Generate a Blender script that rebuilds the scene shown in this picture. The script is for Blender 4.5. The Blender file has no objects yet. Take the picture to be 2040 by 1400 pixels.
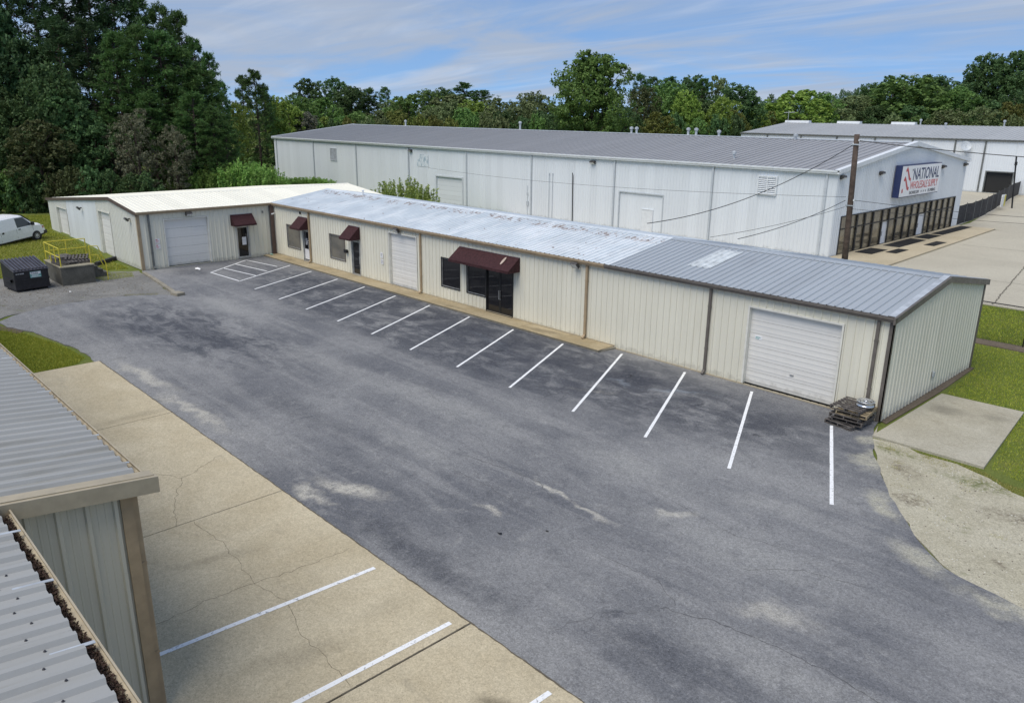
import bpy, bmesh, math, random
import numpy as np
from mathutils import Vector, Matrix
D = bpy.data
SC = bpy.context.scene
COL = SC.collection
R = math.radians

# ------------------------------------------------------------------ camera
cam = D.cameras.new('camera')
cam.sensor_fit = 'HORIZONTAL'
cam.sensor_width = 36.0
cam.lens = 1554.36 / 2040 * 36
cam.clip_start = 0.1
cam.clip_end = 6000
camo = D.objects.new('camera', cam)
COL.objects.link(camo)
PITCH, YAW, ROLL = 0.2963, -0.8080, 0.0114
_fw = Vector((math.sin(YAW) * math.cos(PITCH), math.cos(YAW) * math.cos(PITCH), -math.sin(PITCH)))
_r = Vector((math.cos(YAW), -math.sin(YAW), 0))
_u = _r.cross(_fw)
_r2 = _r * math.cos(ROLL) + _u * math.sin(ROLL)
_u2 = -_r * math.sin(ROLL) + _u * math.cos(ROLL)
_m = Matrix((_r2, _u2, -_fw)).transposed().to_4x4()
_m.translation = (9.3232, -26.3748, 10.0)
camo.matrix_world = _m
SC.camera = camo

# ------------------------------------------------------------------ sky, sun, exposure
SUN_TO = Vector((0.05, -0.50, 0.86)).normalized()
wd = D.worlds.new('World')
SC.world = wd
wd.use_nodes = True
nt = wd.node_tree
nt.nodes.clear()
N = nt.nodes.new
Lk = nt.links.new
wo = N('ShaderNodeOutputWorld'); bg = N('ShaderNodeBackground'); sky = N('ShaderNodeTexSky')
sky.sky_type = 'NISHITA'
sky.sun_disc = False
sky.sun_elevation = math.asin(SUN_TO.z)
sky.sun_rotation = math.atan2(SUN_TO.x, SUN_TO.y)
sky.air_density = 1.0
sky.dust_density = 0.0
sky.ozone_density = 1.0
tc = N('ShaderNodeTexCoord'); sep = N('ShaderNodeSeparateXYZ')
Lk(tc.outputs['Generated'], sep.inputs[0])
def wm(op, a, b=None, c=None):
    n = N('ShaderNodeMath'); n.operation = op
    for i, x in enumerate((a, b, c)):
        if x is None: continue
        if isinstance(x, (int, float)): n.inputs[i].default_value = x
        else: Lk(x, n.inputs[i])
    return n.outputs[0]
zc = wm('ADD', wm('MAXIMUM', sep.outputs[2], 0.0), 0.10)
cx = wm('DIVIDE', sep.outputs[0], zc); cy = wm('DIVIDE', sep.outputs[1], zc)
cmb = N('ShaderNodeCombineXYZ'); Lk(cx, cmb.inputs[0]); Lk(cy, cmb.inputs[1])
def cloud(scale, sx, sy, rot, lo, hi, seed, rough=.6, dist=.6):
    mp = N('ShaderNodeMapping'); mp.inputs['Scale'].default_value = (sx, sy, 1); mp.inputs['Rotation'].default_value = (0, 0, rot); mp.inputs['Location'].default_value = (seed, seed * .7, 0)
    Lk(cmb.outputs[0], mp.inputs[0])
    nz = N('ShaderNodeTexNoise'); nz.inputs['Scale'].default_value = scale; nz.inputs['Detail'].default_value = 8; nz.inputs['Roughness'].default_value = rough; nz.inputs['Distortion'].default_value = dist
    Lk(mp.outputs[0], nz.inputs[0])
    mr = N('ShaderNodeMapRange'); mr.interpolation_type = 'SMOOTHSTEP'
    mr.inputs[1].default_value = lo; mr.inputs[2].default_value = hi
    Lk(nz.outputs[0], mr.inputs[0])
    return mr.outputs[0]
c1 = cloud(.50, 1.0, 1.7, R(50), .36, .66, 3.1)
c2 = cloud(.8, .45, 1.9, R(38), .46, .80, 7.7, .55, .7)
# look the blue up a little above the true elevation: the low sky of the photograph is hazy blue, not white
lift = wm('ADD', wm('MAXIMUM', sep.outputs[2], 0.0), 0.16)
cl = N('ShaderNodeCombineXYZ'); Lk(sep.outputs[0], cl.inputs[0]); Lk(sep.outputs[1], cl.inputs[1]); Lk(lift, cl.inputs[2])
nrm_ = N('ShaderNodeVectorMath'); nrm_.operation = 'NORMALIZE'; Lk(cl.outputs[0], nrm_.inputs[0]); Lk(nrm_.outputs[0], sky.inputs[0])
fac = wm('MINIMUM', wm('ADD', wm('MULTIPLY', c1, .68), .20), .92)
tint = N('ShaderNodeMix'); tint.data_type = 'RGBA'; tint.blend_type = 'MULTIPLY'; tint.inputs[0].default_value = 1
tint.inputs[7].default_value = (.56, .77, .97, 1)
Lk(sky.outputs[0], tint.inputs[6])
mix0 = N('ShaderNodeMix'); mix0.data_type = 'RGBA'
Lk(fac, mix0.inputs[0]); Lk(tint.outputs[2], mix0.inputs[6]); mix0.inputs[7].default_value = (2.75, 3.15, 3.85, 1)
mixc = N('ShaderNodeMix'); mixc.data_type = 'RGBA'
Lk(wm('MULTIPLY', c2, .42), mixc.inputs[0]); Lk(mix0.outputs[2], mixc.inputs[6]); mixc.inputs[7].default_value = (4.9, 5.2, 5.7, 1)
Lk(mixc.outputs[2], bg.inputs[0])
bg.inputs[1].default_value = 0.075
Lk(bg.outputs[0], wo.inputs[0])

sl = D.lights.new('sun', 'SUN'); sl.energy = 1.5; sl.angle = R(45); sl.color = (1.0, .93, .82)
so = D.objects.new('sun', sl); COL.objects.link(so)
so.location = (0, 0, 60)
so.rotation_euler = SUN_TO.to_track_quat('Z', 'Y').to_euler()
SC.view_settings.view_transform = 'Standard'
SC.view_settings.look = 'None'
SC.view_settings.gamma = 1
SC.view_settings.exposure = 1.05

# ------------------------------------------------------------------ helpers
rng = random.Random(11)
def link(o, parent=None, inv=None):
    COL.objects.link(o)
    if parent is not None:
        o.parent = parent
        b = BASE.get(parent.name)
        if b is not None:
            o.matrix_parent_inverse = Matrix.Translation(-b)
    return o
BASE = {}
def thing(name, label, cat, loc=(0, 0, 0), group=None, world=True, rz=0, kind=None):
    o = D.objects.new(name, None); COL.objects.link(o)
    o.empty_display_size = .3
    o.location = loc; o.rotation_euler = (0, 0, rz)
    if world: BASE[o.name] = Vector(loc)          # parts given in world coordinates
    tag(o, label, cat, group, kind)
    return o
def tag(o, label=None, cat=None, group=None, kind=None):
    if label: o['label'] = label
    if cat: o['category'] = cat
    if group: o['group'] = group
    if kind: o['kind'] = kind
    return o
class MB:
    def __init__(s): s.v = []; s.f = []
    def add(s, vs, fs):
        n = len(s.v); s.v += [tuple(v) for v in vs]; s.f += [tuple(i + n for i in f) for f in fs]; return s
    def box(s, a, b):
        x0, y0, z0 = a; x1, y1, z1 = b
        if x0 > x1: x0, x1 = x1, x0
        if y0 > y1: y0, y1 = y1, y0
        if z0 > z1: z0, z1 = z1, z0
        return s.add([(x0, y0, z0), (x1, y0, z0), (x1, y1, z0), (x0, y1, z0), (x0, y0, z1), (x1, y0, z1), (x1, y1, z1), (x0, y1, z1)],
                     [(0, 3, 2, 1), (4, 5, 6, 7), (0, 1, 5, 4), (1, 2, 6, 5), (2, 3, 7, 6), (3, 0, 4, 7)])
    def obox(s, c, X, Y, Z):
        c, X, Y, Z = map(Vector, (c, X, Y, Z))
        vs = [c + X * a + Y * b + Z * d for d in (-1, 1) for a, b in ((-1, -1), (1, -1), (1, 1), (-1, 1))]
        return s.add(vs, [(0, 3, 2, 1), (4, 5, 6, 7), (0, 1, 5, 4), (1, 2, 6, 5), (2, 3, 7, 6), (3, 0, 4, 7)])
    def prism(s, poly, d):
        d = Vector(d); p = [Vector(q) for q in poly]; n = len(p)
        s.add(p + [q + d for q in p], [tuple(range(n))[::-1], tuple(range(n, 2 * n))] + [(i, (i + 1) % n, (i + 1) % n + n, i + n) for i in range(n)])
        return s
    def tube(s, pts, r, n=6, cap=True):
        pts = [Vector(q) for q in pts]; rs = r if isinstance(r, (list, tuple)) else [r] * len(pts)
        rings = []
        for i, q in enumerate(pts):
            t = (pts[min(i + 1, len(pts) - 1)] - pts[max(i - 1, 0)]).normalized()
            u = t.cross(Vector((0, 0, 1)) if abs(t.z) < .95 else Vector((1, 0, 0))).normalized(); w = t.cross(u)
            rings.append([q + (u * math.cos(2 * math.pi * k / n) + w * math.sin(2 * math.pi * k / n)) * rs[i] for k in range(n)])
        fs = []
        for i in range(len(pts) - 1):
            for k in range(n):
                fs.append((i * n + k, (i + 1) * n + k, (i + 1) * n + (k + 1) % n, i * n + (k + 1) % n))
        if cap: fs += [tuple(range(n)), tuple(range((len(pts) - 1) * n, len(pts) * n))[::-1]]
        return s.add([v for rg in rings for v in rg], fs)
    def lathe(s, c, prof, n=16, axis='Z'):
        c = Vector(c); vs = []
        for r, h in prof:
            for k in range(n):
                a = 2 * math.pi * k / n
                if axis == 'Z': o = (r * math.cos(a), r * math.sin(a), h)
                elif axis == 'Y': o = (r * math.cos(a), h, r * math.sin(a))
                else: o = (h, r * math.cos(a), r * math.sin(a))
                vs.append(c + Vector(o))
        m = len(prof)
        fs = [(i * n + k, i * n + (k + 1) % n, (i + 1) * n + (k + 1) % n, (i + 1) * n + k) for i in range(m - 1) for k in range(n)]
        fs += [tuple(range(n))[::-1], tuple(range((m - 1) * n, m * n))]
        return s.add(vs, fs)
    def mesh(s, name, mat, smooth=False):
        me = D.meshes.new(name); me.from_pydata(s.v, [], s.f)
        if mat: me.materials.append(mat)
        bm = bmesh.new(); bm.from_mesh(me); bmesh.ops.recalc_face_normals(bm, faces=bm.faces); bm.to_mesh(me); bm.free()
        if smooth: me.polygons.foreach_set('use_smooth', [True] * len(me.polygons))
        return me
    def build(s, name, mat, parent=None, smooth=False, label=None, cat=None, group=None, kind=None):
        o = D.objects.new(name, s.mesh(name, mat, smooth)); link(o, parent); tag(o, label, cat, group, kind); return o
def sheet(name, poly, z, mat, parent=None, kind=None):
    m = MB(); m.add([(x, y, z) for x, y in poly], [tuple(range(len(poly)))])
    return m.build(name, mat, parent, kind=kind)
def copy_tree(o, parent=None):
    c = o.copy(); COL.objects.link(c); c.parent = parent
    for ch in list(o.children):
        k = copy_tree(ch, c); k.matrix_parent_inverse = ch.matrix_parent_inverse
    return c

# ------------------------------------------------------------------ materials
class NT:
    def __init__(s, name):
        s.m = D.materials.new(name); s.m.use_nodes = True; s.t = s.m.node_tree
        s.b = s.t.nodes['Principled BSDF']; s.g = None
    def n(s, ty, **kw):
        k = s.t.nodes.new(ty)
        for a, b in kw.items(): setattr(k, a, b)
        return k
    def l(s, a, b): s.t.links.new(a, b)
    def pos(s):
        if s.g is None: s.g = s.n('ShaderNodeNewGeometry')
        return s.g.outputs['Position']
    def mapped(s, scale, loc=(0, 0, 0), rot=(0, 0, 0), src=None):
        mp = s.n('ShaderNodeMapping'); mp.inputs['Scale'].default_value = scale; mp.inputs['Location'].default_value = loc; mp.inputs['Rotation'].default_value = rot
        s.l(src or s.pos(), mp.inputs[0]); return mp.outputs[0]
    def noise(s, scale, detail=5, rough=.55, vec=None, dist=0):
        k = s.n('ShaderNodeTexNoise'); k.inputs['Scale'].default_value = scale; k.inputs['Detail'].default_value = detail
        k.inputs['Roughness'].default_value = rough; k.inputs['Distortion'].default_value = dist
        s.l(vec or s.pos(), k.inputs['Vector']); return k.outputs['Fac']
    def ramp(s, x, lo, hi, a=0., b=1., smooth=True):
        k = s.n('ShaderNodeMapRange'); k.interpolation_type = 'SMOOTHSTEP' if smooth else 'LINEAR'
        for i, v in enumerate((lo, hi, a, b)): k.inputs[i + 1].default_value = v
        s.l(x, k.inputs[0]); return k.outputs[0]
    def math(s, op, a, b=None):
        k = s.n('ShaderNodeMath', operation=op)
        for i, x in enumerate((a, b)):
            if x is None: continue
            if isinstance(x, (int, float)): k.inputs[i].default_value = x
            else: s.l(x, k.inputs[i])
        return k.outputs[0]
    def mix(s, f, a, b, mode='MIX'):
        k = s.n('ShaderNodeMix', data_type='RGBA', blend_type=mode)
        for i, x in ((0, f), (6, a), (7, b)):
            if isinstance(x, (int, float)): k.inputs[i].default_value = x
            elif isinstance(x, tuple): k.inputs[i].default_value = x if len(x) == 4 else (*x, 1)
            else: s.l(x, k.inputs[i])
        return k.outputs[2]
    def speckle(s, col, scale, lo, hi):
        """grain: every small cell a tone of its own"""
        k = s.n('ShaderNodeTexVoronoi'); k.inputs['Scale'].default_value = scale; s.l(s.pos(), k.inputs['Vector'])
        x = s.n('ShaderNodeSeparateColor'); s.l(k.outputs['Color'], x.inputs[0])
        v = s.ramp(x.outputs[0], 0, 1, lo, hi, False)
        c = s.n('ShaderNodeCombineXYZ'); [s.l(v, c.inputs[i]) for i in range(3)]
        return s.mix(1., col, c.outputs[0], 'MULTIPLY')
    def bump(s, h, strength=.3, dist=.02):
        k = s.n('ShaderNodeBump'); k.inputs['Strength'].default_value = strength; k.inputs['Distance'].default_value = dist
        s.l(h, k.inputs['Height']); s.l(k.outputs[0], s.b.inputs['Normal'])
    def spot(s, x, y, rx, ry, ang=0, soft=.6):
        """mask of a stain with a shape of its own at a place on the ground"""
        mp = s.n('ShaderNodeMapping', vector_type='TEXTURE')
        mp.inputs['Location'].default_value = (x, y, 0); mp.inputs['Rotation'].default_value = (0, 0, ang); mp.inputs['Scale'].default_value = (rx, ry, 1000)
        s.l(s.warped, mp.inputs[0])
        ln = s.n('ShaderNodeVectorMath', operation='LENGTH'); s.l(mp.outputs[0], ln.inputs[0])
        return s.ramp(ln.outputs['Value'], 1 - soft, 1.0, 1., 0.)
    def warp(s, scale=.8, amt=1.2):
        k = s.n('ShaderNodeTexNoise'); k.inputs['Scale'].default_value = scale; k.inputs['Detail'].default_value = 6; s.l(s.pos(), k.inputs['Vector'])
        v = s.n('ShaderNodeVectorMath', operation='MULTIPLY_ADD'); s.l(k.outputs['Color'], v.inputs[0]); v.inputs[1].default_value = (amt, amt, 0); s.l(s.pos(), v.inputs[2])
        w = s.n('ShaderNodeVectorMath', operation='SUBTRACT'); s.l(v.outputs[0], w.inputs[0]); w.inputs[1].default_value = (amt * .5, amt * .5, 0)
        s.warped = w.outputs[0]
    def out(s, col=None, rough=.6, metal=0., spec=.5):
        if col is not None:
            if isinstance(col, tuple): s.b.inputs['Base Color'].default_value = (*col, 1)
            else: s.l(col, s.b.inputs['Base Color'])
        if isinstance(rough, (int, float)): s.b.inputs['Roughness'].default_value = rough
        else: s.l(rough, s.b.inputs['Roughness'])
        s.b.inputs['Metallic'].default_value = metal
        s.b.inputs['Specular IOR Level'].default_value = spec
        return s.m
def plain(name, c, rough=.6, metal=0., spec=.5, var=.18, scale=3., bump=0, bscale=60):
    """one colour with small-scale mottling so that nothing is perfectly uniform"""
    t = NT(name)
    a = tuple(x * (1 - var) for x in c); b = tuple(min(1, x * (1 + var)) for x in c)
    f = t.ramp(t.noise(scale, 6, .6), .3, .7)
    col = t.mix(f, a, b)
    if bump: t.bump(t.noise(bscale, 4), bump, .01)
    r = t.ramp(t.noise(scale * 2.3, 4), .3, .7, max(0, rough - .08), min(1, rough + .08))
    return t.out(col, r, metal, spec)
def painted_metal(name, c, streak, rough=.45, amt=.5, rust=None, spec=.5, vert=True, metal=0.):
    """profiled sheet: slow mottling, streaks running down the sheet, a small tone step from sheet to sheet"""
    t = NT(name)
    oi = t.n('ShaderNodeObjectInfo')
    s1 = t.noise(1., 6, .65, t.mapped((5., 5., .35) if vert else (6., .5, .5)))
    s2 = t.noise(.35, 5, .6)
    s3 = t.noise(14., 4, .6)
    f = t.math('MULTIPLY', t.ramp(s1, .42, .75), t.ramp(s2, .30, .72))
    col = t.mix(t.math('MULTIPLY', f, amt), c, streak)
    col = t.mix(t.ramp(s3, .55, .8, 0, .18), col, streak)
    v = t.ramp(oi.outputs['Random'], 0, 1, .955, 1.03, False)
    k = t.n('ShaderNodeCombineXYZ'); [t.l(v, k.inputs[i]) for i in range(3)]
    col = t.mix(1., col, k.outputs[0], 'MULTIPLY')
    if vert:          # splashed soil along the foot of the sheets, ragged and uneven
        sp = t.n('ShaderNodeSeparateXYZ'); t.l(t.pos(), sp.inputs[0])
        hgt = t.math('ADD', sp.outputs[2], t.math('MULTIPLY', t.noise(3.5, 6, .7), -.9))
        col = t.mix(t.ramp(hgt, -.36, -.14, .35, 0), col, tuple(q * .55 for q in streak))
    if rust:
        lo, rc = rust
        rn = t.noise(1., 7, .75, t.mapped((2.2, .75, 1.)))
        rn2 = t.noise(.22, 3, .5)
        m = t.math('MULTIPLY', t.ramp(rn, lo, lo + .045), t.ramp(rn2, .40, .58))
        col = t.mix(m, col, rc)
        # flaking along the ridge lap
    t.bump(s3, .08, .01)
    return t.out(col, rough, metal, spec)
M = {}
M['wall_cream'] = painted_metal('wall_cream', (.735, .715, .60), (.53, .50, .39), .5, .40)
M['wall_white'] = painted_metal('wall_white', (.72, .76, .79), (.58, .61, .62), .5, .28)
M['wall_wing'] = painted_metal('wall_wing', (.69, .69, .625), (.48, .46, .38), .5, .40)
M['wall_block'] = painted_metal('wall_block', (.70, .73, .73), (.5, .5, .46), .6, .4)
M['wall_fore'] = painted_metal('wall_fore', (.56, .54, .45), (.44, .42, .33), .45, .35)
M['roof_cream'] = painted_metal('roof_cream', (.86, .84, .73), (.66, .63, .52), .5, .4, vert=False)
M['roof_dark'] = painted_metal('roof_dark', (.37, .37, .372), (.29, .29, .292), .5, .5, vert=False, metal=.25)
M['roof_far'] = painted_metal('roof_far', (.40, .41, .41), (.3, .3, .3), .5, .5, vert=False)
M['roof_grey'] = painted_metal('roof_grey', (.43, .465, .49), (.30, .31, .32), .42, .6, vert=False, metal=.25)
M['roof_fore'] = painted_metal('roof_fore', (.34, .345, .335), (.23, .22, .185), .65, .7, vert=False)
def roof_white():
    t = NT('roof_white')
    oi = t.n('ShaderNodeObjectInfo')
    s2 = t.noise(.5, 5, .6)
    col = t.mix(t.ramp(s2, .35, .7), (.57, .63, .67), (.72, .765, .79))
    g = t.noise(1., 6, .7, t.mapped((7., .6, 1.)))
    col = t.mix(t.ramp(g, .50, .72, 0, .6), col, (.46, .48, .49))  # grey streaks along the sheets, strengthened to stand in for weak rib shading
    # flaked and rusted laps: short blotches lying along the sheets, thickest in a band below the ridge
    sp = t.n('ShaderNodeSeparateXYZ'); t.l(t.pos(), sp.inputs[0])
    band = t.math('MULTIPLY', t.ramp(sp.outputs[1], 3.25, 3.75), t.ramp(sp.outputs[1], 4.05, 4.35, 1, 0))
    rn = t.noise(1., 5, .7, t.mapped((3.2, 2.2, 1.)), .3)
    patch = t.ramp(t.noise(.28, 3, .5, t.mapped((1, 1, 1), (5, 3, 0))), .36, .50)
    m1 = t.math('MULTIPLY', t.ramp(rn, .50, .55), band)
    m2 = t.ramp(t.noise(1., 6, .72, t.mapped((1.5, 2.6, 1.), (9, 2, 0)), .4), .630, .655)
    m = t.math('MAXIMUM', t.math('MULTIPLY', m1, t.ramp(t.noise(.5, 3), .36, .46)), t.math('MULTIPLY', m2, patch))
    rc = t.mix(t.ramp(t.noise(6., 4), .4, .6), (.20, .13, .10), (.42, .36, .33))
    wb = t.ramp(t.noise(1., 6, .75, t.mapped((3.6, .22, 1), (1, 4, 0))), .52, .64, 0, .75)
    col = t.mix(wb, col, (.80, .82, .83))
    col = t.mix(t.math('MULTIPLY', m, .8), col, rc)
    v = t.ramp(oi.outputs['Random'], 0, 1, .95, 1.03, False)
    k = t.n('ShaderNodeCombineXYZ'); [t.l(v, k.inputs[i]) for i in range(3)]
    col = t.mix(1., col, k.outputs[0], 'MULTIPLY')
    return t.out(col, .5)
M['roof_white'] = roof_white()
M['skylight'] = plain('skylight', (.56, .60, .61), .45)
M['tan'] = plain('tan_trim', (.36, .275, .175), .45, var=.12)
M['tan_light'] = plain('tan_light_trim', (.40, .345, .245), .45, var=.1)
M['brown'] = plain('brown_trim', (.135, .12, .105), .45, var=.15)
M['dkbrown'] = plain('dark_brown_trim', (.10, .065, .055), .45, var=.15)
M['white_trim'] = plain('white_trim', (.72, .75, .77), .45, var=.06)
M['grey_trim'] = plain('grey_trim', (.14, .15, .145), .5)
M['door_white'] = painted_metal('door_white', (.76, .75, .71), (.60, .58, .52), .45, .35)
M['door_cool'] = painted_metal('door_cool', (.72, .755, .78), (.6, .62, .62), .45, .3)
M['jamb_cool'] = plain('jamb_cool', (.60, .64, .67), .5, var=.06)
M['jamb'] = plain('jamb', (.72, .71, .64), .5, var=.08)
M['core'] = plain('core', (.12, .12, .11), .8)
M['maroon'] = plain('maroon_canvas', (.048, .019, .021), .8, var=.3, scale=9., bump=.3, bscale=120, spec=.25)
M['patchpale'] = plain('pale_tear', (.45, .36, .30), .7)
M['alum'] = plain('aluminium', (.48, .49, .48), .4, .5)
M['black'] = plain('black_paint', (.012, .012, .013), .5)
M['rubber'] = plain('rubber', (.02, .02, .021), .8)
def glass(name, c, rough=.06, spec=.6, var=0, c2=None):
    t = NT(name)
    if c2: col = t.mix(t.ramp(t.noise(.5, 4, .6, t.mapped((1, 1, 2.))), .38, .62), c, c2)
    else: col = c
    t.bump(t.noise(.9, 2), .02, .05)
    return t.out(col, rough, 0, spec)
M['glass_dark'] = glass('dark_glass', (.010, .010, .012), .04, .6)
M['glass_blind'] = glass('glass_over_blind', (.19, .175, .14), .12, .5, c2=(.13, .125, .11))
M['glass_store'] = glass('bronze_glass_painted_reflection', (.26, .22, .145), .05, .9, c2=(.12, .10, .07))  # tint plus the beige reflections of the concrete, put into the base colour
M['doorway_shade'] = glass('doorway_painted_shade', (.012, .014, .018), .08, .6)  # near-black colour for the shaded inside of the far doorway
M['paper'] = plain('paper', (.78, .78, .78), .7, var=.05)
M['red_print'] = plain('red_print', (.55, .09, .09), .6, var=.1)
M['navy_print'] = plain('navy_print', (.025, .04, .12), .5, var=.1)
M['dark_print'] = plain('dark_print', (.05, .05, .06), .6, var=.1)
M['white_print'] = plain('white_print', (.8, .8, .8), .6, var=.05)
M['sign_white'] = plain('sign_face', (.84, .85, .86), .35, var=.03)
M['teal_print'] = plain('teal_print', (.16, .36, .34), .5, var=.15)
M['lamp_glass'] = plain('lamp_lens', (.62, .64, .62), .25)
M['bronze'] = plain('lamp_bronze', (.06, .055, .05), .5)
M['yellow'] = plain('yellow_paint', (.62, .53, .05), .5, var=.15)
M['dumpster'] = plain('dumpster_steel', (.014, .013, .016), .55, var=.5, scale=6)
M['dumpster_lid'] = plain('dumpster_lid', (.075, .075, .092), .4, var=.2)
M['van'] = plain('van_paint', (.88, .885, .89), .28, var=.02)
M['vanglass'] = glass('van_glass', (.045, .06, .075), .05, .6)
M['chrome'] = plain('chrome', (.62, .64, .66), .22, .85, var=.1)
M['rim'] = plain('rim_steel', (.5, .51, .52), .4, .4)
M['lens_amber'] = plain('lens_amber', (.42, .16, .08), .3)
M['pole_wood'] = plain('pole_wood', (.085, .060, .047), .85, var=.3, scale=5, bump=.5, bscale=30)
M['wire'] = plain('wire', (.02, .02, .022), .6)
M['galv'] = plain('galvanised', (.52, .55, .57), .4, .3)
M['pallet_dark'] = plain('pallet_grey_wood', (.095, .085, .078), .9, var=.4, scale=7, bump=.4, bscale=50)
M['pallet_tan'] = plain('pallet_tan_wood', (.26, .21, .13), .9, var=.35, scale=7, bump=.4, bscale=50)
M['pallet_pale'] = plain('pallet_pale_wood', (.20, .185, .165), .9, var=.35, scale=7)
M['bark'] = plain('bark', (.075, .055, .042), .95, var=.35, scale=6, bump=.6, bscale=20)
M['fabric_fence'] = plain('black_screen', (.020, .020, .024), .8, var=.4, scale=2)
M['leaf_litter'] = plain('leaf_litter', (.055, .032, .022), .9, var=.5, scale=25)
M['crate'] = plain('crate_orange', (.38, .20, .08), .8)
M['plastic_white'] = plain('plastic_white', (.74, .76, .76), .4)
M['litter_green'] = plain('litter_green', (.35, .60, .48), .7)

def asphalt():
    t = NT('asphalt'); t.warp(1.1, 1.3)
    big = t.noise(.13, 4, .55, t.mapped((1, 1, 1), (3.3, 1.2, 0)), .4)
    st = t.noise(1., 7, .70, t.mapped((.10, .85, 1), (0, 0, 0), (0, 0, R(-4))), .5)
    mid = t.noise(1.3, 8, .74, None, .5)
    scuff = t.noise(1., 8, .78, t.mapped((1.1, 3.4, 1), (2, 7, 0), (0, 0, R(18))), .8)
    fine = t.noise(24., 4, .8); grain = t.noise(60., 3, .7)
    col = t.mix(t.ramp(big, .30, .70), (.122, .127, .140), (.245, .247, .248))
    col = t.mix(t.ramp(st, .42, .66, 0, .60), col, (.285, .285, .281))
    col = t.mix(t.ramp(mid, .52, .68, 0, .42), col, (.078, .082, .094))
    col = t.mix(t.ramp(mid, .32, .46, .38, 0), col, (.33, .328, .315))
    col = t.mix(t.ramp(scuff, .60, .70, 0, .40), col, (.36, .355, .335))
    ragged_ = t.ramp(t.noise(3.2, 8, .78), .34, .55, .28, 1.)
    def sp(col, amt, c, *a, **k):
        m = t.math('MULTIPLY', t.spot(*a, **k), ragged_)
        return t.mix(t.math('MULTIPLY', m, amt), col, c)
    dark = (.040, .045, .060); pale = (.46, .44, .385); blue = (.25, .285, .325)
    for x in (-9.6, -12.9, -16., -19.2, -22.4, -25.6, -28.6, -31.6, -34.6):          # oil-darkened stalls
        col = sp(col, .66, dark, x + .9, -2.9, 1.4, 2.1, R(-25), soft=.9)
    col = sp(col, .80, dark, -8.4, -2.6, 2.4, 1.5, R(15), soft=.9)
    col = sp(col, .60, dark, -2.6, -3.0, 1.6, 1.6, 0, soft=.9)
    col = sp(col, .6, dark, -40.6, -7.2, 2.2, 2.0, 0, soft=.9)
    col = sp(col, .55, dark, -26., -12.6, 6., 1.3, R(5), soft=.9)
    col = sp(col, .5, dark, -31., -15.4, 4., 1.1, R(5), soft=.9)
    col = sp(col, .45, dark, -14., -14.2, 4., .9, R(3), soft=.9)
    col = sp(col, .55, dark, -3.6, -16.7, 4.6, .7, R(2), soft=.8)
    col = sp(col, .45, dark, 2.2, -15.4, 2.6, .7, R(10), soft=.9)
    col = sp(col, .55, dark, .6, -15.1, .35, .16, R(40), soft=.8)
    col = sp(col, .85, pale, -21.5, -16.75, 3.6, .50, R(4), soft=.9)                   # washed-out dust by the apron
    col = sp(col, .85, pale, -16.6, -16.9, 3.8, .42, R(3), soft=.9)
    col = sp(col, .95, pale, -7.9, -16.1, 1.7, .50, R(20), soft=.8)
    col = sp(col, .90, pale, -8.3, -17.0, 1.1, .32, R(10), soft=.9)
    col = sp(col, .95, pale, -4.1, -12.05, 1.2, .17, R(-8), soft=.9)
    col = sp(col, .95, pale, -2.4, -12.2, 1.0, .20, R(-4), soft=.9)
    col = sp(col, .85, pale, -4.5, -14.2, .6, .20, R(-8), soft=.9)
    col = sp(col, .95, pale, -.9, -10.6, .8, .38, R(40), soft=.9)
    col = sp(col, .70, pale, -8.6, -5.0, 1.5, .35, R(20), soft=.9)
    col = sp(col, .65, pale, 3.0, -12.6, 1.3, .5, R(20), soft=.9)
    col = sp(col, .65, pale, 5.2, -15.6, 1.2, .3, R(-30), soft=.9)
    col = sp(col, .55, pale, -38.9, -11.0, 3., .8, R(3), soft=.9)
    worn = (.31, .31, .30)
    for (x, y, rx, ry, an) in ((-12., -10.2, 6., 1.2, .05), (-3.5, -9.2, 4., 1.0, -.1), (1.5, -11.0, 4.5, 1.3, .05), (-19., -10.6, 6., 1.0, .05), (4., -14.2, 4., .8, .1), (-9., -13.0, 4., .8, 0), (-31., -9.4, 4., 1.2, 0), (.5, -8.4, 2., .8, .3)):
        col = sp(col, .62, worn, x, y, rx, ry, an, soft=.85)                          # lanes polished pale by traffic
    col = sp(col, .80, blue, -6.3, -2.5, 1.9, .30, R(38), soft=.95)                   # dried spill from the downspout
    col = sp(col, .70, blue, -8.6, -3.4, 1.5, .28, R(-4), soft=.95)
    col = sp(col, .50, blue, -16.5, -3.3, 2.6, .35, R(-15), soft=.95)
    for i, x in enumerate((-3.1, -6.3, -9.2, -12.6, -15.9, -18.9, -22.3, -25.4, -28.3)):
        col = sp(col, .85, (.022, .023, .027), x + .9 + .3 * math.sin(i * 2.1), -3.3 - .9 * math.cos(i * 1.7), .30 + .1 * math.sin(i), .17, i, soft=.7)
    band = t.math('MULTIPLY', t.spot(-19., -3.6, 26., 4.6, 0, soft=.45), t.ramp(t.noise(.7, 8, .72, t.mapped((1, 1.6, 1), (6, 2, 0)), .6), .34, .58))
    col = t.mix(t.math('MULTIPLY', band, .76), col, dark)                              # old sealer still dark along the stalls
    band = t.math('MULTIPLY', t.spot(-27., -12.8, 11., 3.6, R(6), soft=.6), t.ramp(t.noise(.6, 8, .72, t.mapped((1, 2.2, 1), (1, 5, 0)), .6), .42, .60))
    col = t.mix(t.math('MULTIPLY', band, .70), col, dark)
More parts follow.
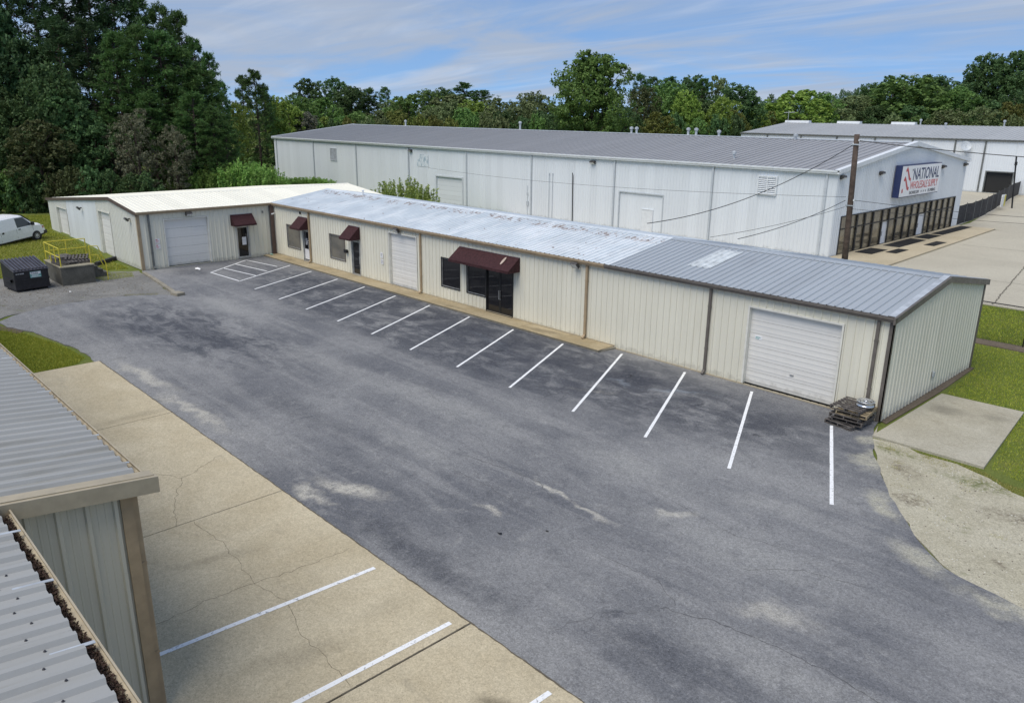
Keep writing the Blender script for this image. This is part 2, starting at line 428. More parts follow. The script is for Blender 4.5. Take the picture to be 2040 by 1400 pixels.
    for (x, y, rx, ry, an) in ((1.1, -3.4, .5, 1.2, .45), (2.6, -6.0, .5, 1.3, .7), (4.3, -8.0, 1.1, .6, -.6), (6.4, -8.75, 1.6, .5, -.1), (9.5, -9.1, 2.2, .5, 0), (.4, -1.9, .5, .7, .3)):
        col = sp(col, .9, (.40, .385, .31), x, y, rx, ry, an, soft=.8)                 # sand carried off the shoulder
    agg = t.noise(9.5, 8, .82)
    col = t.mix(t.ramp(agg, .52, .66, 0, .16), col, (.33, .33, .32))
    col = t.mix(t.ramp(agg, .34, .48, .18, 0), col, (.055, .060, .072))
    col = t.mix(t.ramp(fine, .56, .70, 0, .42), col, (.42, .42, .41))
    col = t.mix(t.ramp(fine, .30, .44, .45, 0), col, (.055, .058, .066))
    col = t.mix(t.ramp(grain, .56, .70, 0, .30), col, (.38, .38, .37))
    col = t.mix(t.ramp(grain, .32, .46, .40, 0), col, (.05, .052, .058))
    col = t.speckle(col, 18., .90, 1.10); col = t.speckle(col, 38., .80, 1.20)
    t.bump(t.noise(55., 4, .7), .5, .012)
    return t.out(col, t.ramp(mid, .3, .7, .82, .95), 0, .15)
M['asphalt'] = asphalt()
def concrete(name, c, c2, stain, scale=.5, joint=0, spots=(), fleck=.3):
    t = NT(name); t.warp(1.1, .7)
    col = t.mix(t.ramp(t.noise(scale, 6, .65, None, .4), .32, .68), c, c2)
    col = t.mix(t.ramp(t.noise(1., 6, .7, t.mapped((.5, 1.2, 1), (4, 1, 0))), .55, .78, 0, .55), col, stain)
    for (amt, x, y, rx, ry, a) in spots:
        m = t.math('MULTIPLY', t.spot(x, y, rx, ry, a, soft=.85), amt)
        col = t.mix(m, col, tuple(q * .38 for q in c))
    col = t.mix(t.ramp(t.noise(8., 8, .82), .54, .70, 0, .30), col, tuple(min(1, q * 1.22) for q in c2))
    col = t.mix(t.ramp(t.noise(8., 8, .82, t.mapped((1, 1, 1), (5, 5, 0))), .54, .70, 0, .26), col, tuple(q * .62 for q in c))
    col = t.mix(t.ramp(t.noise(30., 3, .7), .60, .75, 0, fleck), col, tuple(min(1, q * 1.45) for q in c2))
    col = t.mix(t.ramp(t.noise(48., 2, .6), .34, .44, .4, 0), col, tuple(q * .45 for q in c))
    col = t.speckle(col, 15., .94, 1.06); col = t.speckle(col, 36., .88, 1.12)
    t.bump(t.noise(40., 4, .7), .3, .01)
    return t.out(col, .85, 0, .3)
M['apron'] = concrete('apron_concrete', (0.450, 0.385, 0.260), (0.530, 0.465, 0.330), (0.260, 0.234, 0.176), .45,
                      spots=((.75, 1.0, -18.75, .55, .32, R(35)), (.28, -6.9, -20.3, 1.6, .35, R(75)), (.30, -2.6, -20.6, 1.5, .5, R(75)), (.3, -17.4, -18.6, .4, 1.8, 0), (.2, -2.7, -18.4, .5, 1.2, 0)), fleck=.4)
M['walk'] = concrete('walk_concrete', (0.322, 0.259, 0.155), (0.414, 0.345, 0.224), (0.184, 0.161, 0.109), .6, spots=((.5, -15.5, -.6, 1.6, .3, 0), (.4, -40., -.5, 1.2, .4, 0), (.4, -22., -.7, 1.4, .25, 0)))
M['pad'] = concrete('pad_concrete', (0.363, 0.336, 0.259), (0.440, 0.413, 0.330), (0.209, 0.171, 0.110), .45, spots=((.55, 1.2, 2.9, 1.0, .8, 0), (.35, 2.6, 3.4, .8, .5, 0)))
M['rear_conc'] = concrete('rear_concrete', (.44, .405, .32), (.50, .465, .37), (.36, .33, .26), .12)
M['rear_walk'] = concrete('rear_walk_concrete', (.45, .385, .265), (.52, .45, .32), (.36, .3, .2), .3)
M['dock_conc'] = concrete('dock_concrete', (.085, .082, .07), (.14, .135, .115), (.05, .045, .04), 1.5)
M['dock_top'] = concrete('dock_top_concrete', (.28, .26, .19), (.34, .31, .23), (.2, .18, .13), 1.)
M['kerb'] = concrete('kerb_concrete', (.24, .22, .17), (.33, .30, .24), (.15, .14, .11), 2.)
def dirt(name, c, c2, dk, grass=0., spots=()):
    t = NT(name); t.warp(1.4, .8)
    col = t.mix(t.ramp(t.noise(.45, 6, .65, None, .5), .3, .7), c, c2)
    col = t.mix(t.ramp(t.noise(1.4, 6, .7), .58, .78, 0, .7), col, dk)
    if grass: col = t.mix(t.ramp(t.noise(.9, 6, .7, t.mapped((1, 1, 1), (8, 3, 0))), .60, .70, 0, grass), col, (.10, .12, .03))
    rg = t.ramp(t.noise(5., 8, .8), .40, .60, .0, 1.)
    for (amt, x, y, rx, ry, a, sc_) in spots:
        col = t.mix(t.math('MULTIPLY', t.math('MULTIPLY', t.spot(x, y, rx * 1.3, ry * 1.5, a, soft=.9), rg), min(1, amt * 1.2)), col, sc_)
    col = t.mix(t.ramp(t.noise(7., 8, .82), .55, .70, 0, .35), col, tuple(q * .55 for q in c))
    col = t.mix(t.ramp(t.noise(22., 3, .7), .60, .72, 0, .5), col, tuple(min(1, q * 1.4) for q in c2))
    col = t.mix(t.ramp(t.noise(35., 2, .6), .34, .44, .5, 0), col, tuple(q * .4 for q in c))
    col = t.speckle(col, 12., .94, 1.06); col = t.speckle(col, 30., .86, 1.14)
    t.bump(t.noise(18., 5, .7), .6, .03)
    return t.out(col, .95, 0, .2)
M['dirt'] = dirt('sandy_dirt', (.39, .36, .265), (.47, .44, .34), (.23, .205, .14), .35, spots=((.85, 2.95, -5.1, .55, .30, R(20), (.15, .125, .09)), (.6, 5.6, -6.9, .5, .18, R(-20), (.15, .125, .09)), (.6, 2.0, -3.2, .9, .35, R(-40), (.15, .125, .09)), (.7, 5.6, -4.0, 1.4, .5, R(10), (.15, .125, .09)), (.75, 1.4, -2.1, .9, .35, R(-10), (.13, .15, .05)), (.75, 3.9, -2.6, 1.2, .4, 0, (.13, .15, .05)), (.6, 7, -3.4, 1.8, .5, 0, (.13, .15, .05))))
M['gravel'] = dirt('gravel', (.16, .158, .15), (.25, .245, .225), (.09, .09, .082), .5)
M['mud'] = dirt('brown_soil', (.12, .095, .07), (.17, .14, .105), (.07, .055, .04))
M['bed'] = dirt('black_gravel', (.02, .02, .02), (.035, .034, .033), (.012, .012, .012))
def turf():
    t = NT('turf')
    col = t.mix(t.ramp(t.noise(.35, 6, .65, None, .4), .32, .68), (.115, .155, .028), (.165, .195, .045))
    col = t.mix(t.ramp(t.noise(.8, 6, .7, t.mapped((1, 1, 1), (3, 9, 0))), .52, .72, 0, .65), col, (.20, .18, .06))
    col = t.mix(t.ramp(t.noise(30., 3, .7), .40, .52, .6, 0), col, (.075, .095, .02))
    t.bump(t.noise(22., 4, .7), .8, .05)
    return t.out(col, .9, 0, .2)
M['turf'] = turf()
def leaf(name, c, c2, trans=.28):
    t = NT(name)
    g = t.n('ShaderNodeNewGeometry'); oi = t.n('ShaderNodeObjectInfo')
    col = t.mix(g.outputs['Random Per Island'], c, c2)
    h = t.n('ShaderNodeHueSaturation'); h.inputs['Hue'].default_value = .5
    t.l(t.ramp(oi.outputs['Random'], 0, 1, .485, .512, False), h.inputs['Hue']); t.l(t.ramp(oi.outputs['Random'], 0, 1, .75, 1.2, False), h.inputs['Value'])
    t.l(col, h.inputs['Color'])
    t.l(h.outputs[0], t.b.inputs['Base Color']); t.b.inputs['Roughness'].default_value = .6; t.b.inputs['Specular IOR Level'].default_value = .25
    tr = t.n('ShaderNodeBsdfTranslucent'); t.l(h.outputs[0], tr.inputs['Color'])
    mx = t.n('ShaderNodeMixShader'); mx.inputs[0].default_value = trans
    t.l(t.b.outputs[0], mx.inputs[1]); t.l(tr.outputs[0], mx.inputs[2])
    t.l(mx.outputs[0], t.t.nodes['Material Output'].inputs[0])
    return t.m
LEAF = {
    'pine_dark': leaf('needles_dark', (0.036, 0.079, 0.030), (0.073, 0.131, 0.049)),
    'pine': leaf('needles', (0.051, 0.120, 0.036), (0.117, 0.209, 0.057)),
    'dark': leaf('leaves_dark', (0.054, 0.112, 0.040), (0.118, 0.194, 0.068)),
    'green': leaf('leaves_green', (0.100, 0.191, 0.050), (0.191, 0.305, 0.081)),
    'yellowgreen': leaf('leaves_yellow_green', (0.156, 0.260, 0.046), (0.312, 0.416, 0.084)),
    'olive': leaf('leaves_olive', (0.129, 0.180, 0.070), (0.230, 0.279, 0.120)),
    'brown': leaf('leaves_brown_green', (0.069, 0.095, 0.035), (0.124, 0.140, 0.055)),
    'vine': leaf('leaves_grey_brown', (0.104, 0.105, 0.065), (0.180, 0.181, 0.109)),
    'grey': leaf('leaves_grey', (0.128, 0.134, 0.101), (0.209, 0.209, 0.154)),
    'autumn': leaf('leaves_ochre', (0.129, 0.150, 0.035), (0.202, 0.215, 0.055)),
    'hero': leaf('leaves_bright', (0.103, 0.218, 0.051), (0.204, 0.353, 0.087)),
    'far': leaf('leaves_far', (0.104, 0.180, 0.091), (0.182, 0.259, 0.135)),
    'weed': leaf('leaves_weed', (0.181, 0.339, 0.068), (0.339, 0.510, 0.136), .35),
    'weed2': leaf('leaves_feathery', (0.218, 0.283, 0.065), (0.387, 0.445, 0.131), .35),
    'grass': leaf('grass_blades', (0.234, 0.321, 0.032), (0.485, 0.487, 0.078), .3),
    'drygrass': leaf('dry_grass_blades', (0.311, 0.336, 0.072), (0.477, 0.430, 0.144), .3),
}
# ------------------------------------------------------------------ the ground
ZV = Vector((0, 0, 1))
sheet('ground', [(-1800, -600), (900, -600), (900, 2600), (-1800, 2600)], -.05, M['turf'], kind='structure')
LOT = [(-43.1, -.02), (-43.1, -9.45), (-38.5, -9.95), (-34.7, -10.35), (-35.4, -11.05), (-36.3, -12.3), (-36.65, -13.9), (-36.45, -16.4), (-35.6, -18.1), (-34.5, -19.1),
       (-33.2, -19.0), (-31.5, -18.35), (-29.1, -17.95), (-27.4, -17.7), (-25.6, -17.55), (-24.75, -17.66), (30, -17.66),
       (30, -9.2), (14, -8.9), (9, -8.62), (6.5, -8.45), (5.5, -8.30), (4.8, -8.02), (4.3, -7.62), (3.9, -7.15), (3.4, -6.6), (2.95, -5.95), (2.45, -5.3), (2.0, -4.55), (1.55, -3.7), (1.05, -2.9), (.75, -2.2), (.38, -1.5), (.12, -.7), (-.02, -.02)]
def ragged(poly, step=.35, amp=.05, seed=3):
    r = random.Random(seed); out = []
    for i, a in enumerate(poly):
        b = poly[(i + 1) % len(poly)]; d = math.dist(a, b); n = max(1, min(60, int(d / step)))
        for k in range(n):
            f = k / n; j = amp if (abs(a[1] - b[1]) + abs(a[0] - b[0])) < 9 and a[1] < -1 else 0.004
            out.append((a[0] + (b[0] - a[0]) * f + r.uniform(-j, j), a[1] + (b[1] - a[1]) * f + r.uniform(-j, j)))
    return out
def slab(name, poly, z0, z1, mat, parent=None, kind=None):
    return MB().prism([(x, y, z0) for x, y in poly], (0, 0, z1 - z0)).build(name, mat, parent, kind=kind)
def bank(x, y):
    a = min(1, max(0, (-46.5 - x) / 10)); a = a * a * (3 - 2 * a); b_ = min(1, max(0, (y + 24) / 9)); c_ = min(1, max(0, (x + 92) / 16))
    return .42 * a * b_ * c_
bm_ = MB(); nx, ny = 40, 26
bm_.add([(-92 + 46 * i / nx, -26 + 30 * j / ny, -.045 + bank(-92 + 46 * i / nx, -26 + 30 * j / ny)) for i in range(nx + 1) for j in range(ny + 1)], [(i * (ny + 1) + j, (i + 1) * (ny + 1) + j, (i + 1) * (ny + 1) + j + 1, i * (ny + 1) + j + 1) for i in range(nx) for j in range(ny)])
bm_.build('grass_bank', M['turf'], kind='structure', smooth=True)
lot = slab('parking_lot', ragged(LOT), -.045, 0, M['asphalt'], kind='structure')
slab('gravel_yard', ragged([(-36.2, -10.4), (-34.9, -10.45), (-35.5, -11.2), (-36.4, -12.5), (-36.7, -14), (-36.5, -16.5), (-35.7, -18.2), (-35, -19.2), (-36, -21), (-43.5, -21), (-46.5, -17.5), (-44.6, -14.6), (-44.4, -11.6), (-43.3, -9.6), (-38.5, -10.05)], .4, .12, 5), -.05, -.016, M['gravel'], kind='structure')
slab('dirt_shoulder', ragged([(.1, -.3), (.4, -1.6), (.8, -2.3), (2, -4.7), (3, -6.1), (4, -7.3), (4.9, -8.2), (6.6, -8.6), (10, -8.8), (16, -9.1), (16, -3.2), (9, -2.6), (6.2, -3.0), (4.6, -2.4), (3.5, -1.75), (1.9, -1.55), (.45, -1.45)], .4, .12, 6), -.05, -.016, M['dirt'], kind='structure')
slab('soil_strip', ragged([(-.02, .2), (.22, .1), (.30, 4.7), (.18, 9.2), (0, 9.3)], .4, .04, 7), -.05, -.014, M['mud'], kind='structure')
slab('soil_patch', ragged([(-34.6, -19.3), (-33.3, -19.1), (-31.9, -18.6), (-31.6, -18.9), (-33.0, -19.5)], .3, .08, 8), -.05, -.014, M['mud'], kind='structure')
slab('soil_track', ragged([(-8, 13.4), (0, 13.5), (8, 13.2), (16, 13.4), (16, 14.6), (0, 14.5), (-8, 14.4)], .5, .15, 9), -.05, -.014, M['mud'], kind='structure')
# concrete apron by the near building: slabs with open joints
apron = slab('concrete_apron', [(-24.72, -17.6), (-24.55, -24.5), (30, -24.5), (30, -17.6)], -.05, -.018, M['mud'], kind='structure')
for a, b in ((-24.7, -16.93), (-16.90, -9.06), (-9.03, -1.12), (-1.07, 6.8), (6.83, 14.7), (14.73, 22)):
    MB().prism([(a, -17.50, -.018), (b, -17.50, -.018), (b, -24.5, -.018), (a, -24.5, -.018)], (0, 0, .026)).build('slab', M['apron'], apron)
# cracks in the slabs and the asphalt: thin dark open seams
def crack(pts, w, z, mat, parent, name='crack', seed=1, jit=.05):
    r = random.Random(seed); P = []
    for i in range(len(pts) - 1):
        a, b = Vector((*pts[i], 0)), Vector((*pts[i + 1], 0)); n = max(2, int((b - a).length / .16))
        for k in range(n): P.append(a.lerp(b, k / n) + Vector((r.uniform(-1, 1), r.uniform(-1, 1), 0)) * jit)
    P.append(Vector((*pts[-1], 0)))
    m = MB()
    for i in range(len(P) - 1):
        t = (P[i + 1] - P[i]).normalized(); u = Vector((-t.y, t.x, 0)); wa = w * r.uniform(.45, 1.1); wb = w * r.uniform(.45, 1.1)
        m.add([P[i] + u * wa + ZV * z, P[i] - u * wa + ZV * z, P[i + 1] - u * wb + ZV * z, P[i + 1] + u * wb + ZV * z], [(0, 1, 2, 3)])
    return m.build(name, mat, parent)
M['seam'] = plain('crack_dark', (.115, .10, .072), .95); M['seam_a'] = plain('crack_asphalt', (.075, .076, .08), .95)
for i, pts in enumerate([[(-9.0, -20.0), (-7.6, -19.9), (-6.3, -20.0), (-5.2, -20.1), (-4.3, -19.9), (-3.2, -20.2), (-1.2, -20.3)], [(-5.2, -17.8), (-5.3, -19.4), (-5.5, -21.0), (-5.3, -23)], [(-12.4, -17.8), (-11.6, -19.2), (-10.3, -20.0), (-9.06, -20.4)], [(-.6, -20.4), (.2, -20.2), (.8, -20.6)], [(-16.8, -20.2), (-13, -20.0), (-11.6, -19.2)]]):
    crack(pts, .0055, .0115, M['seam'], apron, seed=i)
crack([(-1.10, -17.5), (-1.10, -24.4)], .022, .0095, M['seam'], apron, seed=9, jit=.008)
for i, (pts, w) in enumerate([([(-7.4, -12.3), (-5.9, -12.0), (-4.6, -11.9), (-3.7, -12.35)], .012), ([(-7.0, -13.2), (-5.6, -13.1), (-4.0, -13.3)], .008), ([(1.2, -14.2), (2.4, -13.7), (3.4, -13.6), (4.6, -13.5), (5.4, -13.6), (6.2, -13.7), (7.4, -13.6)], .011),
                              ([(1.6, -11.6), (2.6, -10.6), (3.9, -10.2)], .007), ([(-1.2, -13.6), (.6, -13.4), (1.4, -13.9)], .007), ([(-30, -11), (-26, -12.4), (-24, -13)], .010), ([(-13.5, -9.4), (-11, -10.2), (-8, -11.2), (-6.4, -12)], .006), ([(.2, -16.4), (.5, -15.2), (1.3, -14.3)], .006), ([(-21, -9), (-16, -9.6), (-12, -9.2)], .006), ([(-2.5, -9.8), (.6, -10.4), (3.2, -9.6)], .006)]):
    crack(pts, w * .75, .004, M['seam_a'], lot, seed=20 + i)
# the broken asphalt edge against the apron
crack([(-24.7, -17.49), (-16.9, -17.50), (-9, -17.49), (-1, -17.50), (9, -17.49)], .022, .0125, M['seam'], lot, seed=51, jit=.014)
# sidewalk in front of the shop fronts, slab by slab
walk = slab('sidewalk', [(-43.0, -1.02), (-11.75, -1.02), (-11.55, -.03), (-43.0, -.03)], -.04, .085, M['kerb'], kind='structure')
xs = [-43.0, -40.1, -37.2, -34.2, -31.2, -28.2, -25.3, -22.4, -19.6, -16.8, -14.1, -11.7]
for i in range(len(xs) - 1):
    MB().prism([(xs[i] + .008, -1.05, .085), (xs[i + 1] - .008, -1.05, .085), (xs[i + 1] - .008, -.005, .085), (xs[i] + .008, -.005, .085)], (0, 0, .032 + (i % 3) * .001)).build('slab', M['walk'], walk)
padc = slab('concrete_pad', [(.36, -1.40), (.44, 4.66), (3.14, 4.80), (3.66, -1.36)], -.05, .03, M['pad'], kind='structure')
# painted bays
def paint():
    t = NT('line_paint')
    w = t.ramp(t.noise(9., 8, .8), .37, .46)
    col = t.mix(w, (.28, .28, .28), (.82, .83, .83))
    return t.out(col, .6, 0, .3)
M['paint'] = paint()
def stripe(a, b, w=.105, parent=lot, z=.006, name='painted_line'):
    a = Vector((*a, 0)); b = Vector((*b, 0)); t = (b - a).normalized(); u = Vector((-t.y, t.x, 0)) * w / 2
    r = random.Random(int(a.x * 100)); n = 14; m = MB()
    L_ = []; R_ = []
    for i in range(n + 1):
        p = a.lerp(b, i / n) + ZV * z; L_.append(p + u * (1 + r.uniform(-.05, .05))); R_.append(p - u * (1 + r.uniform(-.05, .05)))
    m.add(L_ + R_, [(i, i + 1, n + 2 + i, n + 1 + i) for i in range(n)])
    m.build(name, M['paint'], parent)
for a, b in [((-.95, -1.55), (1.61, -7.01)), ((-4.55, -.5), (-1.48, -7.1)), ((-7.6, -.45), (-4.59, -7.07)), ((-10.9, -.4), (-7.70, -7.12)), ((-13.67, -1.2), (-11.0, -7.06)), ((-16.94, -1.2), (-14.27, -6.95)), ((-20.2, -1.2), (-17.5, -6.94)),
             ((-23.5, -1.2), (-20.75, -6.78)), ((-26.6, -1.25), (-23.84, -6.73)), ((-29.75, -1.25), (-27.05, -6.65)), ((-32.75, -1.25), (-30.1, -6.6)), ((-35.96, -1.25), (-33.35, -6.45))]:
    stripe(a, b)
for a, b in [((-39.75, -6.31), (-42.45, -2.63)), ((-42.45, -2.63), (-38.9, -2.15)), ((-39.75, -6.31), (-36.05, -6.1)), ((-36.05, -6.1), (-38.7, -1.3)), ((-40.65, -5.08), (-36.9, -4.6)), ((-41.5, -3.85), (-37.85, -3.4))]:
    stripe(a, b, .10)
for a, b in [((-4.12, -17.8), (-4.40, -22.6)), ((-1.38, -17.8), (-1.50, -22.6)), ((1.40, -17.75), (1.30, -22.6)), ((4.2, -17.8), (4.1, -22.6))]:
    stripe(a, b, .115, apron, .0145)
# rear lot of the warehouse: concrete, kerbed walk, gravel beds
rear = slab('rear_lot', [(-60, 22.5), (16, 22.6), (40, 60), (60, 140), (-14, 104), (-22, 100), (-15.9, 61), (-15.9, 57.3), (-12.0, 57.3)], -.05, -.004, M['rear_conc'], kind='structure')
slab('rear_drive', [(-65, 57.3), (-16.0, 57.3), (-17.6, 74), (-19.4, 85), (-21.6, 98.92), (-65, 98.92)], -.05, -.012, M['rear_conc'], kind='structure')
M['joint'] = plain('joint_dark', (.16, .145, .11), .95)
for a, b in [((-10, 30), (14, 31.5)), ((-11.5, 45), (16, 47)), ((-3, 22.8), (-8.5, 60)), ((-14, 62.5), (10, 63.5)), ((5, 22.8), (1, 62))]:
    crack([a, b], .05, .0, M['joint'], rear, name='joint', seed=int(a[1]))
rw = slab('storefront_walk', [(-15.9, 29), (-11.6, 29), (-12.6, 57.2), (-15.9, 57.2)], -.04, .11, M['rear_walk'], kind='structure')
for a, b, c_, d in ((-15.6, -14.3, 33.6, 36.6), (-14.0, -13.2, 35.4, 37.9), (-15.5, -14.2, 38.6, 44.4), (-15.5, -14.3, 45.2, 48.2), (-15.4, -14.4, 48.8, 56.6), (-13.4, -12.6, 41.5, 44.4)):
    slab('gravel_bed', [(a, c_), (b, c_), (b, d), (a, d)], .112, .128, M['bed'], rw)
# kerb running out from the wing's corner
k = MB()
kp = [(-42.3, -9.55), (-40.5, -9.72), (-38.5, -9.95), (-36.4, -10.2), (-34.8, -10.42)]
for i in range(len(kp) - 1):
    a, b = Vector((*kp[i], .03)), Vector((*kp[i + 1], .03)); t = (b - a); u = Vector((-t.y, t.x, 0)).normalized() * .11
    k.obox((a + b) / 2, t / 2 * .992, u, (0, 0, .035 + .014 * i))
k.obox((-34.75, -10.35, .08), (.34, .06, 0), (-.05, .24, 0), (0, 0, .07))
k.build('kerb', M['kerb'], label='low broken concrete kerb running from the wing corner into the lot', cat='kerb')

# ------------------------------------------------------------------ profiled sheets
_cache = {}
def panels(parent, mat, O, S, T, Nn, L, top, openings=(), width=.9144, pitch=.3048, rh=.036, name='wall_panel', kinks=(), minor=False, s_from=0., rb=.034, rt=.018):
    """sheets of profiled metal side by side, each an object; openings are (s0,s1,t0,t1)"""
    O, S, T, Nn = Vector(O), Vector(S), Vector(T), Vector(Nn)
    const = not callable(top)
    tp = (lambda s: top) if const else top
    prof = [(-rb, 0), (-rt, rh), (rt, rh), (rb, 0)]
    def h(s):
        q = (s % pitch) - pitch / 2
        if abs(q) <= rt: v = rh
        elif abs(q) < rb: v = rh * (rb - abs(q)) / (rb - rt)
        else: v = 0
        if minor:
            for c in (-pitch * .36, -pitch * .5 + .001, pitch * .36):
                if abs(q - c) < .012: v = max(v, .006)
        return v
    n = int(math.ceil((L - s_from) / width - 1e-6)); out = []
    for i in range(n):
        a = s_from + i * width; b = min(L, a + width)
        if b - a < .02: continue
        pts = {round(a, 5), round(b, 5)}
        k0 = int(a / pitch) - 1
        for k in range(k0, k0 + int(width / pitch) + 4):
            c = (k + .5) * pitch
            offs = [-rb, -rt, rt, rb]
            if minor: offs += [-pitch * .36 - .014, -pitch * .36 - .01, -pitch * .36 + .01, -pitch * .36 + .014, pitch * .36 - .014, pitch * .36 - .01, pitch * .36 + .01, pitch * .36 + .014]
            for d in offs:
                s = c + d
                if a < s < b: pts.add(round(s, 5))
        opn = [q for q in openings if q[0] < b and q[1] > a]
        for q in opn:
            for e in q[:2]:
                if a < e < b: pts.add(round(e, 5))
        for e in kinks:
            if a < e < b: pts.add(round(e, 5))
        pts = sorted(pts)
        key = (mat.name, name, round(b - a, 3), round(top, 3), tuple(round(x, 4) for x in (*S, *T, *Nn)), pitch, rh, rb) if const and not opn else None
        me = _cache.get(key) if key else None
        if me is None:
            m = MB()
            for p, q in zip(pts[:-1], pts[1:]):
                mid = (p + q) / 2
                spans = [(0., None)]
                cuts = sorted([(c[2], c[3]) for c in opn if c[0] < mid < c[1]])
                segs = []; cur = 0.
                for c0, c1_ in cuts:
                    if c0 > cur + 1e-4: segs.append((cur, c0, False))
                    cur = max(cur, c1_)
                segs.append((cur, None, True))
                hp, hq = h(p + 1e-6) if True else 0, h(q - 1e-6)
                for t0, t1, last in segs:
                    ta, tb = (tp(p), tp(q)) if last else (t1, t1)
                    if min(ta, tb) <= t0 + 1e-4: continue
                    m.add([S * (p - a) + T * t0 + Nn * hp, S * (q - a) + T * t0 + Nn * hq, S * (q - a) + T * tb + Nn * hq, S * (p - a) + T * ta + Nn * hp], [(0, 1, 2, 3)])
            if not m.f: continue
            me = D.meshes.new(name); me.from_pydata(m.v, [], m.f); me.materials.append(mat)
            bm = bmesh.new(); bm.from_mesh(me); bmesh.ops.remove_doubles(bm, verts=bm.verts, dist=1e-5); bmesh.ops.recalc_face_normals(bm, faces=bm.faces)
            if opn:                       # the pieces above, below and beside an opening are sheets of their own
                left = set(bm.faces); groups = []
                while left:
                    st_ = [left.pop()]; g_ = list(st_)
                    while st_:
                        for e in st_.pop().edges:
                            for f2 in e.link_faces:
                                if f2 in left: left.discard(f2); st_.append(f2); g_.append(f2)
                    groups.append(g_)
                for g_ in groups:
                    pm = MB()
                    for f2 in g_: pm.add([v.co for v in f2.verts], [tuple(range(len(f2.verts)))])
                    m2 = D.meshes.new(name); m2.from_pydata(pm.v, [], pm.f); m2.materials.append(mat)
                    b2 = bmesh.new(); b2.from_mesh(m2); bmesh.ops.remove_doubles(b2, verts=b2.verts, dist=1e-5); b2.to_mesh(m2); b2.free()
                    o = D.objects.new(name, m2); COL.objects.link(o); o.parent = parent; o.location = O + S * a + Nn * (.0012 * (i % 2)); out.append(o)
                bm.free(); D.meshes.remove(me); continue
            bm.to_mesh(me); bm.free()
            if key: _cache[key] = me
        o = D.objects.new(name, me); COL.objects.link(o); o.parent = parent; o.location = O + S * a + Nn * (.0012 * (i % 2))
        out.append(o)
    return out
def frame(O, S, Nn):
    O, S, Nn = Vector(O), Vector(S), Vector(Nn)
    return lambda s, t, n: O + S * s + ZV * t + Nn * n
def fb(m, P, s0, s1, t0, t1, n0, n1):
    vs = [P(s, t, n) for t in (t0, t1) for s, n in ((s0, n0), (s1, n0), (s1, n1), (s0, n1))]
    return m.add(vs, [(0, 3, 2, 1), (4, 5, 6, 7), (0, 1, 5, 4), (1, 2, 6, 5), (2, 3, 7, 6), (3, 0, 4, 7)])
def border(m, P, s0, s1, t0, t1, w, n0, n1, bottom=True):
    fb(m, P, s0, s0 + w, t0, t1, n0, n1); fb(m, P, s1 - w, s1, t0, t1, n0, n1)
    fb(m, P, s0 + w, s1 - w, t1 - w, t1, n0, n1)
    if bottom: fb(m, P, s0 + w, s1 - w, t0, t0 + w, n0, n1)
    return m
def overhead_door(root, P, s0, s1, t0, t1, nsec, mat=None, depth=.16, jamb=None, jw=.07, label=None):
    mat = mat or M['door_white']; jamb = jamb or M['jamb']
    m = MB(); border(m, P, s0 - jw, s1 + jw, t0, t1 + jw, jw, -depth - .1, .036, bottom=False)
    d = m.build('overhead_door', jamb, root, label=label)
    hh = (t1 - t0) / nsec
    for i in range(nsec):
        q = MB(); a = t0 + i * hh
        fb(q, P, s0 + .004, s1 - .004, a + .006, a + hh - .006, -depth - .05, -depth)
        for e in (.30, .70):       # pressed ribs in the section
            fb(q, P, s0 + .03, s1 - .03, a + hh * e - .03, a + hh * e + .03, -depth, -depth + .006)
        q.build('door_section', mat, d)
    b = MB(); fb(b, P, s0 - .02, s1 + .02, t0 - .02, t1 + .02, -depth - .09, -depth - .055); b.build('door_backing', M['black'], d)
    sb = MB(); fb(sb, P, s0 + .01, s1 - .01, t0 - .02, t0 + .012, -depth - .045, -depth + .006); sb.build('bottom_seal', M['rubber'], d)
    return d
def window(root, P, s0, s1, t0, t1, fm, gm, sill=True, fw=.055, label=None):
    m = MB(); border(m, P, s0, s1, t0, t1, fw, -.08, .045)
    w = m.build('window', fm, root, label=label)
    g = MB(); fb(g, P, s0 + fw - .01, s1 - fw + .01, t0 + fw - .01, t1 - fw + .01, -.06, -.035); g.build('pane', gm, w)
    i = MB(); border(i, P, s0 + fw, s1 - fw, t0 + fw, t1 - fw, .022, -.034, .012); i.build('inner_frame', M['alum'], w)
    return w
def glass_door(root, P, s0, s1, t0, t1, fm, gm, leaves=1, fw=.065, label=None):
    m = MB(); border(m, P, s0, s1, t0, t1, .05, -.09, .045)
    d = m.build('entrance_door', fm, root, label=label)
    wl = (s1 - s0 - .1) / leaves
    for i in range(leaves):
        a = s0 + .05 + i * wl
        l = MB(); border(l, P, a + .004, a + wl - .004, t0 + .052, t1 - .054, fw, -.065, -.02); lf = l.build('door_leaf', fm, d)
        g = MB(); fb(g, P, a + fw - .01, a + wl - fw + .01, t0 + .05 + fw - .01, t1 - .05 - fw + .01, -.05, -.035); g.build('pane', gm, d)
        h = MB(); hs = a + (wl - .05 if i == 0 else .05); h.tube([P(hs, t0 + .8, -.02), P(hs, t0 + .8, .03), P(hs, t0 + 1.25, .03), P(hs, t0 + 1.25, -.02)], .014); h.build('pull_handle', M['alum'], d)
    return d
